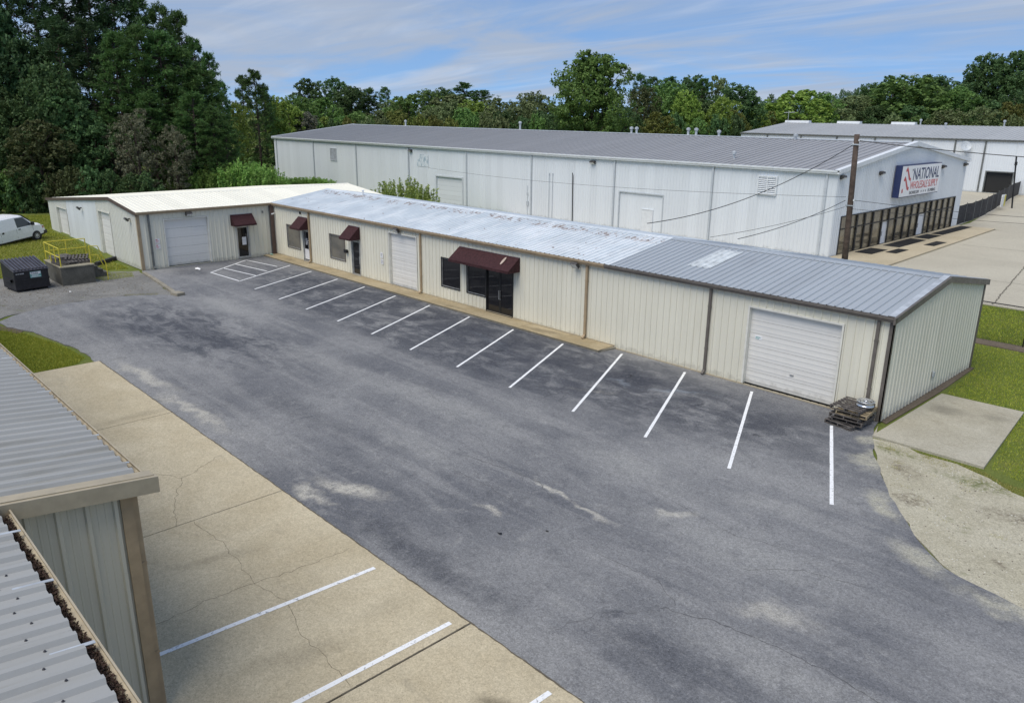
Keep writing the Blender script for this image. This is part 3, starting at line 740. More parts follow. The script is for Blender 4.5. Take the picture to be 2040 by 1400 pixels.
def awning(root, P, s0, s1, zt, zf, dp, val=.10, label=None):
    th = .012
    m = MB()
    def quad(a, b, c, d):
        m.add([a, b, c, d], [(0, 1, 2, 3)])
    quad(P(s0, zt, .04), P(s1, zt, .04), P(s1, zf, dp), P(s0, zf, dp))                    # sloping top
    n = max(6, int((s1 - s0) / .25))                                                         # valance with a gentle wave
    for i in range(n):
        a = s0 + (s1 - s0) * i / n; b = s0 + (s1 - s0) * (i + 1) / n
        quad(P(a, zf, dp), P(b, zf, dp), P(b, zf - val - .012 * (i % 2 == 0), dp + .010 * math.sin(i + 1)), P(a, zf - val - .012 * (i % 2 == 1), dp + .010 * math.sin(i)))
    for s in (s0, s1):
        m.add([P(s, zt, .04), P(s, zf, dp), P(s, zf - val, dp), P(s, zf - val, .04)], [(0, 1, 2, 3)])
    o = m.build('awning', M['maroon'], root, label=label)
    f = MB(); r = .018
    for s in (s0 + .02, s1 - .02):
        f.tube([P(s, zt - .03, .05), P(s, zf - .02, dp - .03)], r); f.tube([P(s, zf - val + .02, .05), P(s, zf - val + .02, dp - .03)], r)
    f.tube([P(s0 + .02, zf - val + .02, dp - .03), P(s1 - .02, zf - val + .02, dp - .03)], r); f.tube([P(s0 + .02, zt - .02, .045), P(s1 - .02, zt - .02, .045)], r)
    f.build('awning_frame', M['alum'], o)
    return o
def wall_pack(root, P, s, t, size=.38, name='wall_light', tilt=.5, mat=None, label=None):
    """angled wall-pack flood lamp: bracket, housing, lens"""
    m = MB(); w = size / 2
    prof = [(0, .10), (.05, .16), (.26, .10), (.30, -.02), (.10, -.16), (0, -.12)]
    m.add([P(s + e * w, t + z, n + .036) for e in (-1, 1) for n, z in prof], [tuple(range(6))[::-1], tuple(range(6, 12))] + [(i, (i + 1) % 6, (i + 1) % 6 + 6, i + 6) for i in range(6)])
    o = m.build(name, mat or M['bronze'], root, label=label)
    l = MB(); l.add([P(s + e * w * .86, t + z, n + .036) for e in (-1, 1) for n, z in [(.305, -.035), (.125, -.16), (.118, -.15), (.297, -.025)]], [(0, 1, 2, 3)[::-1], (4, 5, 6, 7)] + [(i, (i + 1) % 4, (i + 1) % 4 + 4, i + 4) for i in range(4)])
    l.build('lens', M['lamp_glass'], o)
    return o
def flood(root, P, s, t, size=.34, label=None):
    m = MB(); fb(m, P, s - .03, s + .03, t - .04, t + .04, .03, .16)
    c = P(s, t - .02, .26); S_ = (P(1, 0, 0) - P(0, 0, 0)); Nn_ = (P(0, 0, 1) - P(0, 0, 0))
    dn = (Nn_ * .75 - ZV * .66).normalized(); up_ = S_.cross(dn).normalized()
    m.obox(c, S_ * size * .55, up_ * size * .42, dn * .06)
    o = m.build('flood_light', M['bronze'], root, label=label)
    l = MB(); l.obox(c + dn * .064, S_ * size * .46, up_ * size * .33, dn * .006); l.build('lens', M['lamp_glass'], o)
    return o
def downspout(root, P, s, t0, t1, mat, w=.10, d=.085, kick=True, label=None):
    m = MB(); fb(m, P, s - w / 2, s + w / 2, t0 + .18, t1, .036, .036 + d)
    if kick:
        a, b = P(s, t0 + .19, .036 + d / 2), P(s, t0 + .05, .036 + d / 2 + .16); t = (b - a); S_ = (P(1, 0, 0) - P(0, 0, 0)) * w / 2
        m.obox((a + b) / 2, S_, t / 2, t.cross(S_).normalized() * d / 2)
    o = m.build('downspout', mat, root, label=label)
    st = MB()
    for f in (.3, .78):
        fb(st, P, s - w / 2 - .02, s + w / 2 + .02, t0 + (t1 - t0) * f, t0 + (t1 - t0) * f + .03, .034, .042 + d)
    st.build('strap', mat, o)
    return o
def gutter(root, a, b, out, mat, hh=.15, dd=.14, z=0, name='gutter', label=None, th=.008):
    """open trough of K profile from a to b, out = horizontal outward direction"""
    a, b, out = Vector(a), Vector(b), Vector(out)
    prof = [(0, 0), (0, -hh), (dd * .62, -hh), (dd * .78, -hh * .55), (dd, -hh * .40), (dd, .0), (dd - .022, .0), (dd - .022, -.012), (dd - th - .004, -.012), (dd - th - .004, -hh * .36), (dd * .78 - th, -hh * .5), (dd * .62 - th, -hh + th), (th, -hh + th), (th, 0)]
    n = len(prof); m = MB()
    m.add([p + out * u + ZV * v for p in (a, b) for u, v in prof], [(i, (i + 1) % n, (i + 1) % n + n, i + n) for i in range(n)])
    capn = [(0, 0), (0, -hh), (dd * .62, -hh), (dd * .78, -hh * .55), (dd, -hh * .40), (dd, 0)]
    for p in (a, b): m.add([p + out * u + ZV * v for u, v in capn], [tuple(range(6))])
    return m.build(name, mat, root, label=label)
def text(s, size, O, X, Y, mat, parent, name='lettering', ext=.006, sx=1., align='LEFT', bold=0.):
    cu = D.curves.new('t', 'FONT'); cu.body = s; cu.size = size; cu.extrude = ext; cu.align_x = align; cu.offset = bold
    cu.resolution_u = 3
    t = D.objects.new('t', cu); COL.objects.link(t)
    dg = bpy.context.evaluated_depsgraph_get(); dg.update()
    me = D.meshes.new_from_object(t.evaluated_get(dg)); D.objects.remove(t); D.curves.remove(cu)
    X, Y = Vector(X), Vector(Y); Zz = X.cross(Y)
    mt = Matrix((X * sx, Y, Zz)).transposed().to_4x4(); mt.translation = Vector(O)
    me.transform(mt); me.materials.clear(); me.materials.append(mat); me.name = name
    o = D.objects.new(name, me); link(o, parent); return o
# ------------------------------------------------------------------ the long shop building
EAVE, RIDGE, DEP = 3.72, 4.42, 9.19
shop = thing('shop_building', 'long low cream metal shop building with maroon awnings and half white, half grey roof', 'building', (-21.6, 4.6, 0))
core = MB().prism([(-43.1, .3, 0), (-43.1, DEP - .3, 0), (-43.1, DEP - .3, EAVE - .12), (-43.1, DEP / 2, RIDGE - .12), (-43.1, .3, EAVE - .12)], (42.8, 0, 0))
wall = core.build('wall', M['core'], shop)
O_F = [(-41.25, -39.40, .80, 2.42), (-39.05, -38.20, .10, 2.28), (-35.55, -33.70, .80, 2.42), (-32.95, -32.00, .10, 2.32), (-28.95, -26.10, .12, 3.28), (-23.95, -22.30, .82, 2.46), (-21.80, -20.24, .82, 2.46), (-20.24, -18.22, .10, 2.46), (-5.32, -1.60, .06, 3.15)]
PF = frame((0, 0, 0), (1, 0, 0), (0, -1, 0))
panels(wall, M['wall_cream'], (-43.16, 0, 0), (1, 0, 0), (0, 0, 1), (0, -1, 0), 43.16, EAVE - .02, [(a + 43.16, b + 43.16, c, d) for a, b, c, d in O_F])
gt = lambda s: EAVE - .03 + (RIDGE - EAVE) * (1 - abs(s - DEP / 2) / (DEP / 2))
panels(wall, M['wall_cream'], (0, 0, 0), (0, 1, 0), (0, 0, 1), (1, 0, 0), DEP, gt, kinks=(DEP / 2,), rh=.026)
panels(wall, M['wall_cream'], (0, DEP, 0), (-1, 0, 0), (0, 0, 1), (0, 1, 0), 43.16, EAVE - .02)
panels(wall, M['wall_cream'], (-43.17, DEP, 0), (0, -1, 0), (0, 0, 1), (-1, 0, 0), DEP, gt, kinks=(DEP / 2,))
# roof
th = math.atan2(RIDGE - EAVE, DEP / 2); sl_ = (DEP / 2 + .1) / math.cos(th)
roof = MB().prism([(-43.3, -.05, EAVE - .06), (-43.3, DEP / 2, RIDGE - .055), (-43.3, DEP + .05, EAVE - .06), (-43.3, DEP + .05, EAVE - .10), (-43.3, DEP / 2, RIDGE - .10), (-43.3, -.05, EAVE - .10)], (43.3, 0, 0)).build('roof', M['galv'], shop)
SEAM = 31.2           # metres from the west end where the white sheets stop
for S0, L_, mt in ((0., SEAM, M['roof_white']), (SEAM, 43.36, M['roof_grey'])):
    panels(roof, mt, (-43.3, -.10, EAVE - .016), (1, 0, 0), (0, math.cos(th), math.sin(th)), (0, -math.sin(th), math.cos(th)), L_, sl_, name='roof_panel', s_from=S0, rh=.046 if mt is M['roof_white'] else .042, rb=.052 if mt is M['roof_white'] else .036, rt=.030 if mt is M['roof_white'] else .02)
    panels(roof, mt, (-43.3, DEP + .10, EAVE - .016), (1, 0, 0), (0, -math.cos(th), math.sin(th)), (0, math.sin(th), math.cos(th)), L_, sl_, name='roof_panel', s_from=S0, rh=.034)
for a, b, mt in ((-43.3, -12.1, M['roof_white']), (-12.08, .06, M['roof_grey'])):
    nseg = int((b - a) / 3.05) + 1
    for i in range(nseg):
        x0 = a + (b - a) * i / nseg; x1 = a + (b - a) * (i + 1) / nseg - .006
        cw = .26; z = RIDGE + .032
        MB().prism([(x0, DEP / 2 - cw, z - cw * math.tan(th)), (x0, DEP / 2, z + .012), (x0, DEP / 2 + cw, z - cw * math.tan(th)), (x0, DEP / 2 + cw, z - cw * math.tan(th) - .02), (x0, DEP / 2, z - .01), (x0, DEP / 2 - cw, z - cw * math.tan(th) - .02)], (x1 - x0, 0, 0)).build('ridge_cap', mt, roof)
# translucent roof lights in the grey sheets
for y0, y1, x0, nn, sg in ((1.45, 4.0, -9.144, 1.10, 1), (1.3, 3.9, -9.2, 1.8, -1)):
    sy = -.10 if sg > 0 else DEP + .10
    t0 = (y0 + .1) / math.cos(th)
    Tv = Vector((0, sg * math.cos(th), math.sin(th))); Nv = Vector((0, -sg * math.sin(th), math.cos(th)))
    panels(roof, M['skylight'], Vector((x0, sy, EAVE - .016)) + Tv * t0 + Nv * .008, (1, 0, 0), Tv, Nv, nn, (y1 - y0) / math.cos(th), name='roof_light', width=2.0, rh=.04, rb=.045)
# a small vent pipe
v = MB().lathe((-37.9, 4.2, 4.32), [(.05, 0), (.05, .35), (.09, .36), (.09, .44), (.0, .46)], 10); v.build('vent_pipe', M['white_trim'], roof)
# gutters, rakes, corner trims
gutter(shop, (-43.0, -.105, EAVE + .0), (-12.3, -.105, EAVE + .0), (0, -1, 0), M['tan'], .17, .15)
gutter(shop, (-12.29, -.105, EAVE + .0), (.12, -.105, EAVE + .0), (0, -1, 0), M['brown'], .17, .15)
r = MB(); r.prism([(.05, -.26, EAVE - .22), (.05, -.26, EAVE - .0), (.05, DEP / 2, RIDGE + .05), (.05, DEP + .2, EAVE - .0), (.05, DEP + .2, EAVE - .22), (.05, DEP / 2, RIDGE - .17)], (.07, 0, 0)); r.build('rake_trim', M['brown'], shop)
r = MB(); r.prism([(-.17, -.12, EAVE + .012), (-.17, DEP / 2, RIDGE + .058), (-.17, DEP + .12, EAVE + .012), (-.17, DEP + .12, EAVE + .03), (-.17, DEP / 2, RIDGE + .076), (-.17, -.12, EAVE + .03)], (.22, 0, 0)); r.build('rake_cap', M['galv'], shop)
c = MB(); c.box((-.115, -.046, .02), (.046, .0, EAVE - .15)); c.box((.0, -.046, .02), (.0475, .05, EAVE - .15)); c.build('corner_trim', M['brown'], shop)
c = MB(); c.box((-.01, DEP - .10, .02), (.045, DEP + .04, EAVE - .15)); c.build('corner_trim', M['brown'], shop)
downspout(shop, PF, -.46, .02, EAVE - .14, M['brown'], kick=False)
downspout(shop, PF, -6.95, .0, EAVE - .14, M['brown'])
downspout(shop, PF, -13.37, .10, EAVE - .14, M['tan'], .115)
downspout(shop, PF, -25.72, .10, EAVE - .14, M['tan'], .115)
downspout(shop, PF, -38.03, .10, EAVE - .14, M['tan'], .115)
fs = MB(); fb(fs, PF, -43.1, -11.6, .118, .17, .0, .038); fb(fs, PF, -11.6, -.12, .0, .05, .0, .038); fs.build('base_trim', M['tan_light'], shop)
# openings
window(shop, PF, *O_F[0], M['brown'], M['glass_blind']); window(shop, PF, *O_F[2], M['brown'], M['glass_blind'])
d1 = glass_door(shop, PF, *O_F[1], M['alum'], M['glass_dark'], label='glass entrance door with white notices by the downspout')
n_ = MB(); fb(n_, PF, -38.93, -38.38, .28, .98, -.034, -.028); n_.build('notice', M['paper'], d1)
for i, (z, w) in enumerate(((1.66, .26), (1.55, .40), (1.46, .30), (1.37, .36), (1.28, .22))):
    n_ = MB(); fb(n_, PF, -38.80, -38.80 + w, z, z + .045, -.034, -.030); n_.build('lettering', M['white_print'], d1)
d2 = glass_door(shop, PF, *O_F[3], M['alum'], M['glass_dark'])
overhead_door(shop, PF, -28.85, -26.20, .12, 3.22, 6)
overhead_door(shop, PF, -5.24, -1.68, .06, 3.08, 6)
window(shop, PF, *O_F[5], M['black'], M['glass_dark']); window(shop, PF, *O_F[6], M['black'], M['glass_dark'])
glass_door(shop, PF, *O_F[7], M['black'], M['glass_dark'], 2)
awning(shop, PF, -39.40, -38.12, 3.15, 2.46, .78); awning(shop, PF, -33.12, -31.92, 3.22, 2.52, .80)
big = awning(shop, PF, -22.32, -17.74, 3.26, 2.66, .84, .12, label='wide maroon canvas awning with a pale oval tear')
t_ = MB(); q0 = PF(-18.55, 3.03, .40)
tn = Vector((0, -(3.26 - 2.66), .80)).normalized(); ta = Vector((0, -.80, -.60)).normalized(); tb = Vector((1, 0, 0))
t_.add([q0 + tn * .006 + ta * .26 * math.cos(k * math.pi / 8) + tb * .085 * math.sin(k * math.pi / 8) for k in range(16)], [tuple(range(16))]); t_.build('tear', M['patchpale'], big)
flood(shop, PF, -13.95, 3.48); flood(shop, PF, -27.75, 3.50)
m = MB(); fb(m, PF, -33.62, -33.34, 1.42, 1.62, .04, .20); m.build('mailbox', M['black'], shop)
for s, z0, z1 in ((-29.62, 1.62, 1.94), (-29.60, 1.24, 1.54)):
    m = MB(); fb(m, PF, s - .14, s + .14, z0, z1, .034, .045); sg = m.build('door_notice', M['paper'], shop)
    for k in range(3):
        q = MB(); fb(q, PF, s - .09, s + .09 - .03 * k, z1 - .09 - .07 * k, z1 - .07 - .07 * k, .045, .049); q.build('lettering', M['dark_print'], sg)
m = MB(); fb(m, PF, -5.02, -4.72, 1.86, 2.02, -.16, -.150); sg = m.build('door_sticker', M['paper'], shop)
q = MB(); fb(q, PF, -4.98, -4.78, 1.93, 1.96, -.150, -.147); fb(q, PF, -4.98, -4.83, 1.88, 1.905, -.150, -.147); q.build('lettering', M['teal_print'], sg)
m = MB(); fb(m, PF, -3.45, -3.30, .78, .83, -.16, -.13); m.build('door_handle', M['alum'], shop)
PG = frame((0, 0, 0), (0, 1, 0), (1, 0, 0))
m = MB(); fb(m, PG, 4.53, 4.72, .62, .80, .03, .09); fb(m, PG, 4.56, 4.69, .56, .62, .03, .07); m.build('outlet_box', M['galv'], shop)
m = MB(); fb(m, PF, -39.2, -39.1, 3.30, 3.46, .03, .10); m.build('door_buzzer', M['black'], shop)
# security camera on the inner corner
m = MB(); m.box((-42.85, -.12, 2.98), (-42.79, -.03, 3.04)); m.tube([(-42.82, -.10, 3.0), (-42.72, -.32, 2.98)], .05, 8); m.build('security_camera', M['white_trim'], shop)

# ------------------------------------------------------------------ the wing
WX0, WX1, WY0, WY1 = -63.9, -43.16, -9.3, 9.4
PKX, PKZ, WLZ = -48.2, 4.24, 2.92
wing = thing('workshop_wing', 'cream metal workshop wing with pale cream roof at the far end of the lot', 'building', (-53.5, 0, 0))
wtop = lambda x: (EAVE - .03 + (PKZ - EAVE) * (WX1 - x) / (WX1 - PKX)) if x > PKX else (PKZ - .03 + (WLZ - PKZ) * (PKX - x) / (PKX - WX0))
wc = MB().prism([(WX0 + .3, WY0 + .3, 0), (WX1 - .3, WY0 + .3, 0), (WX1 - .3, WY0 + .3, EAVE - .16), (PKX, WY0 + .3, PKZ - .14), (WX0 + .3, WY0 + .3, WLZ - .14)], (0, WY1 - WY0 - .6, 0))
ww = wc.build('wall', M['core'], wing)
O_W = [(-7.72, -4.70, .06, 3.18), (-2.86, -1.93, .04, 2.28)]
PW = frame((WX1, 0, 0), (0, 1, 0), (1, 0, 0))
panels(ww, M['wall_cream'], (WX1, WY0, 0), (0, 1, 0), (0, 0, 1), (1, 0, 0), 9.27, EAVE - .02, [(a - WY0, b - WY0, c, d) for a, b, c, d in O_W])
PGW = frame((0, WY0, 0), (1, 0, 0), (0, -1, 0))
O_G = [(-61.60, -58.75, .15, 2.52), (-50.95, -48.35, .05, 3.2)]
for a, b, mt, rh in ((WX0, -58.70, M['wall_wing'], .03), (-58.70, -51.3, M['wall_block'], .004), (-51.3, WX1, M['wall_wing'], .03)):
    panels(ww, mt, (a, WY0, 0), (1, 0, 0), (0, 0, 1), (0, -1, 0), b - a, (lambda a_: (lambda s: wtop(a_ + s)))(a), [(o[0] - a, o[1] - a, o[2], o[3]) for o in O_G], kinks=(PKX - a,), rh=rh)
panels(ww, M['wall_wing'], (WX0, WY1, 0), (0, -1, 0), (0, 0, 1), (-1, 0, 0), WY1 - WY0, WLZ)
panels(ww, M['wall_wing'], (WX1, WY1, 0), (-1, 0, 0), (0, 0, 1), (0, 1, 0), WX1 - WX0, lambda s: wtop(WX1 - s), kinks=(WX1 - PKX,))
tw = math.atan2(PKZ - EAVE, WX1 - PKX); tl = math.atan2(PKZ - WLZ, PKX - WX0)
wr = MB().prism([(WX1 - .02, WY0 - .02, EAVE - .04), (PKX, WY0 - .02, PKZ - .04), (WX0 + .02, WY0 - .02, WLZ - .04), (WX0 + .02, WY0 - .02, WLZ - .08), (PKX, WY0 - .02, PKZ - .08), (WX1 - .02, WY0 - .02, EAVE - .08)], (0, WY1 - WY0 + .04, 0)).build('roof', M['galv'], wing)
panels(wr, M['roof_cream'], (WX1 + .09, WY0 - .06, EAVE - .02), (0, 1, 0), (-math.cos(tw), 0, math.sin(tw)), (math.sin(tw), 0, math.cos(tw)), WY1 - WY0 + .12, (WX1 - PKX + .09) / math.cos(tw), name='roof_panel')
panels(wr, M['roof_cream'], (WX0 - .09, WY0 - .06, WLZ - .01), (0, 1, 0), (math.cos(tl), 0, math.sin(tl)), (-math.sin(tl), 0, math.cos(tl)), WY1 - WY0 + .12, (PKX - WX0 + .09) / math.cos(tl), name='roof_panel')
for i in range(6):
    y0 = WY0 - .08 + i * 3.14
    MB().prism([(PKX + .22, y0, PKZ - .02 + .03 - .22 * math.tan(tw)), (PKX, y0, PKZ + .05), (PKX - .22, y0, PKZ + .02 - .22 * math.tan(tl)), (PKX - .22, y0, PKZ - .005 - .22 * math.tan(tl)), (PKX, y0, PKZ + .02), (PKX + .22, y0, PKZ - .015 - .22 * math.tan(tw))], (0, 3.13, 0)).build('ridge_cap', M['roof_cream'], wr)
gutter(wing, (WX1 + .10, WY0 - .10, EAVE + .01), (WX1 + .10, -.12, EAVE + .01), (1, 0, 0), M['tan'], .17, .15)
rk = MB()
for (xa, za), (xb, zb) in (((WX1 + .2, EAVE - .01), (PKX, PKZ + .045)), ((PKX, PKZ + .045), (WX0 - .14, WLZ + .03))):
    rk.prism([(xa, WY0 - .12, za), (xb, WY0 - .12, zb), (xb, WY0 - .12, zb - .21), (xa, WY0 - .12, za - .21)], (0, .07, 0))
rk.build('rake_trim', M['dkbrown'], wing)
c = MB(); c.box((WX1 - .12, WY0 - .046, .0), (WX1 + .046, WY0, EAVE - .2)); c.box((WX1, WY0 - .0455, .0), (WX1 + .045, WY0 + .14, EAVE - .2)); c.build('corner_trim', M['tan'], wing)
downspout(wing, PW, -8.62, .0, EAVE - .14, M['grey_trim'], .12)
c = MB(); c.box((WX1 + .0, -.34, .0), (WX1 + .10, -.16, EAVE - .05)); c.build('corner_post', M['grey_trim'], wing)
c = MB(); c.box((WX1 + .11, -.30, .1), (WX1 + .24, -.06, EAVE - .05)); c.build('downspout', M['dkbrown'], wing)
overhead_door(wing, PW, -7.64, -4.78, .06, 3.10, 5)
overhead_door(wing, PGW, -61.5, -58.85, .15, 2.44, 5); overhead_door(wing, PGW, -50.85, -48.45, .05, 3.12, 6, label='overhead door with a crumpled lower section')
gd = glass_door(wing, PW, *O_W[1], M['alum'], M['glass_dark'])
m = MB(); fb(m, PW, -2.45, -2.15, .95, 1.5, -.034, -.03); m.build('notice', M['paper'], gd)
aw = awning(wing, PW, -3.20, -1.62, 3.12, 2.46, .72)
wall_pack(wing, PW, -6.05, 3.42, .36); flood(wing, PGW, -54.6, 2.98, .3); flood(wing, PGW, -44.35, 3.20, .3)
for z0, z1 in ((1.66, 1.96), (1.30, 1.60)):
    m = MB(); fb(m, PW, -8.36, -8.06, z0, z1, .034, .045); sg = m.build('door_notice', M['paper'], wing)
    q = MB(); fb(q, PW, -8.32, -8.2, z1 - .10, z1 - .05, .045, .049); fb(q, PW, -8.32, -8.12, z1 - .17, z1 - .145, .045, .049); fb(q, PW, -8.32, -8.16, z1 - .24, z1 - .22, .045, .049); q.build('lettering', M['red_print'], sg)
m = MB(); fb(m, PW, -.86, -.78, 3.06, 3.2, .03, .1); m.build('alarm_box', M['grey_trim'], wing)
m = MB(); fb(m, PW, -4.45, -4.43, .1, 2.8, .034, .04); fb(m, PW, -3.62, -3.60, .1, 2.8, .034, .04); fb(m, PW, -4.43, -3.62, 2.78, 2.80, .034, .04); m.build('blocked_doorway', M['jamb'], wing)

# ------------------------------------------------------------------ the near building at the left edge
FX, FY, FZ = -2.86, -23.08, 4.40            # its corner; eave along y = -22.76
fore = thing('near_building', 'near metal building with ribbed grey roof and tan trim at the left edge', 'building', (-12, -29, 0))
pr = .115; FR = -36.
fz = lambda y: FZ + (-22.76 - y) * pr
fc = MB().prism([(FX - .3, FY - .1, 0), (FX - .3, -36, 0), (FX - .3, -36, fz(-36) - .2), (FX - .3, FY - .1, FZ - .2)], (-34, 0, 0))
fc.prism([(FX - .3, -25.2, 0), (FX - .3, -36, 0), (FX - .3, -36, fz(-36) - .2), (FX - .3, -25.2, fz(-25.2) - .2)], (9, 0, 0))
fw_ = fc.build('wall', M['core'], fore)
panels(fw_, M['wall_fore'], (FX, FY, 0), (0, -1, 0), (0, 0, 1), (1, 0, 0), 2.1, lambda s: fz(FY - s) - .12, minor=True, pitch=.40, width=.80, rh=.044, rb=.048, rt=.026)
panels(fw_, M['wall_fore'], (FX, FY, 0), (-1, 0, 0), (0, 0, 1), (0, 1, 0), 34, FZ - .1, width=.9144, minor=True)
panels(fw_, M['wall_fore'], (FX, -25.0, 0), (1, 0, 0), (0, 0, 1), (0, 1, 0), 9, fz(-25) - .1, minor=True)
fr = MB()
fr.prism([(FX - 34, -22.86, FZ - .07), (FX - 34, -36, fz(-36) - .06), (FX - 34, -36, fz(-36) - .10), (FX - 34, -22.86, FZ - .11)], (34.1, 0, 0))
fr.prism([(FX + .11, -24.86, fz(-24.86) - .06), (FX + .11, -36, fz(-36) - .06), (FX + .11, -36, fz(-36) - .10), (FX + .11, -24.86, fz(-24.86) - .10)], (9, 0, 0))
fr = fr.build('roof', M['galv'], fore)
tf = math.atan(pr); Tf = Vector((0, -math.cos(tf), math.sin(tf))); Nf = Vector((0, math.sin(tf), math.cos(tf)))
panels(fr, M['roof_fore'], (FX + .10, -22.86, FZ - .006), (-1, 0, 0), Tf, Nf, 34, 13 / math.cos(tf), name='roof_panel', rh=.052, rb=.072, rt=.034)
panels(fr, M['roof_fore'], (FX + .12, -24.84, fz(-24.84) + .0), (1, 0, 0), Tf, Nf, 9, 11.2 / math.cos(tf), name='roof_panel', rh=.052, rb=.072, rt=.034)
g1 = gutter(fore, (FX - 34, -22.90, FZ - .04), (FX + .20, -22.90, FZ - .04), (0, 1, 0), M['tan_light'], .17, .18)
g2 = gutter(fore, (FX + .24, -24.90, fz(-24.90) - .04), (FX + 9, -24.90, fz(-24.90) - .04), (0, 1, 0), M['tan_light'], .17, .23)
def strap(x, y, z, parent, l=.5, mat=None):
    MB().obox((x, y - .10, z + .045), (.028, 0, 0), Vector((0, l / 2, -l / 2 * pr)), Vector((0, pr, 1)) * .004).build('gutter_strap', mat or M['galv'], parent)
for i in range(12): strap(FX - .75 - i * 1.55, -22.80, FZ - .035, g1, .24)
for i in range(6): strap(FX + 1.05 + i * 1.55, -24.83, fz(-24.83) - .02, g2, .42)
rk = MB(); rk.prism([(FX + .10, -22.66, FZ - .22), (FX + .10, -22.66, FZ + .05), (FX + .10, -24.86, fz(-24.86) + .06), (FX + .10, -24.86, fz(-24.86) - .20)], (.13, 0, 0)); rk.prism([(FX - .06, -22.70, FZ + .055), (FX + .16, -22.70, FZ + .055), (FX + .16, -24.86, fz(-24.86) + .065), (FX - .06, -24.86, fz(-24.86) + .065)], (0, 0, .012)); rk.build('rake_trim', M['tan_light'], fore)
c = MB(); c.box((FX - .1, FY, 0), (FX + .050, FY + .05, FZ - .2)); c.box((FX + .0, FY - .13, 0), (FX + .0515, FY + .02, FZ - .2)); c.build('corner_trim', M['tan'], fore)
c = MB(); c.box((FX - .12, FY + .052, .03), (FX - .005, FY + .14, FZ - .16)); c.box((FX - .14, FY + .05, 1.18), (FX + .01, FY + .146, 1.22)); c.box((FX - .14, FY + .05, 2.9), (FX + .01, FY + .146, 2.94)); c.build('downspout', M['tan'], fore)
# roofing screws with their washers, in rows across the sheets
sc_ = MB(); rr = random.Random(8)
def screw(p):
    sc_.lathe(p, [(.016, -.004), (.016, .006), (.009, .007), (.009, .017)], 6)
for row in (.30, .42, 1.75, 3.25, 4.75, 6.2):
    for i in range(70):
        s = (i + .5) * .3048 + .105
        if row in (.30, .42) and (i + (row > .4)) % 2: continue
        screw(Vector((FX + .10 - s, -22.86, FZ - .006)) + Tf * (row + rr.uniform(-.03, .03)) + Nf * .002)
        if i < 28: screw(Vector((FX + .12 + s, -24.84, fz(-24.84))) + Tf * (row + rr.uniform(-.03, .03)) + Nf * .002)
sl3 = MB().box((FX - 33.9, -22.885, FZ - .195), (FX + .15, -22.76, FZ - .165)).build('gutter_shade_strip', M['core'], g1)  # dark strip added to give the trough its shaded inside
sc_.build('screws', M['dark_print'], fr, kind='stuff')
# dead leaves packed in the lower gutter
lm = MB(); rr = random.Random(5)
for i in range(7000):
    x = FX + .3 + rr.random() * 6.2; y = -24.88 + rr.random() * .165; z = fz(-24.86) - .16 + rr.random() * .075 - .02 * math.sin(x * 3)
    a = Vector((rr.uniform(-1, 1), rr.uniform(-1, 1), rr.uniform(-.5, .5))).normalized(); b = a.cross(Vector((rr.uniform(-1, 1), rr.uniform(-1, 1), rr.uniform(.2, 1)))).normalized()
    p = Vector((x, y, z)); l = rr.uniform(.012, .030)
    lm.add([p - a * l, p + b * l * .45, p + a * l, p - b * l * .45], [(0, 1, 2, 3)])
lm.build('gutter_leaves', M['leaf_litter'], g2, kind='stuff')

# ------------------------------------------------------------------ the white warehouse behind
HX0, HX1, HY0, HY1, HE, HP, HPY = -100.6, -15.94, 29.9, 56.97, 6.3, 8.0, 43.6
wh = thing('warehouse', 'long white metal warehouse with bronze storefront and big sign on its gable', 'building', (-58, 43, 0))
htop = lambda y: HE - .04 + (HP - HE) * (1 - abs(y - HPY) / (HPY - HY0 if y < HPY else HY1 - HPY))
hw = MB().prism([(HX1 - .35, HY0 + .35, 0), (HX1 - .35, HY1 - .35, 0), (HX1 - .35, HY1 - .35, HE - .2), (HX1 - .35, HPY, HP - .2), (HX1 - .35, HY0 + .35, HE - .2)], (HX0 - HX1 + .7, 0, 0)).build('wall', M['core'], wh)
PS = frame((0, HY0, 0), (1, 0, 0), (0, -1, 0)); PE = frame((HX1, 0, 0), (0, 1, 0), (1, 0, 0))
O_S = [(-62.55, -57.60, .05, 3.2), (-35.84, -30.90, .05, 3.43)]
panels(hw, M['wall_white'], (HX0, HY0, 0), (1, 0, 0), (0, 0, 1), (0, -1, 0), HX1 - HX0, HE - .02, [(a - HX0, b - HX0, c, d) for a, b, c, d in O_S], rh=.028)
GY0, GY1, GZ = 31.2, 55.3, 2.98
panels(hw, M['wall_white'], (HX1, HY0, 0), (0, 1, 0), (0, 0, 1), (1, 0, 0), HY1 - HY0, lambda s: htop(HY0 + s), [(GY0 - HY0, GY1 - HY0, 0, GZ)], kinks=(HPY - HY0,), rh=.028)
panels(hw, M['wall_white'], (HX0, HY1, 0), (0, -1, 0), (0, 0, 1), (-1, 0, 0), HY1 - HY0, lambda s: htop(HY1 - s), kinks=(HY1 - HPY,), width=3.6576)
panels(hw, M['wall_white'], (HX1, HY1, 0), (-1, 0, 0), (0, 0, 1), (0, 1, 0), HX1 - HX0, HE - .02, width=3.6576)
t1 = math.atan2(HP - HE, HPY - HY0); t2 = math.atan2(HP - HE, HY1 - HPY)
hr = MB().prism([(HX1, HY0, HE - .05), (HX1, HPY, HP - .05), (HX1, HY1, HE - .05), (HX1, HY1, HE - .09), (HX1, HPY, HP - .09), (HX1, HY0, HE - .09)], (HX0 - HX1, 0, 0)).build('roof', M['galv'], wh)
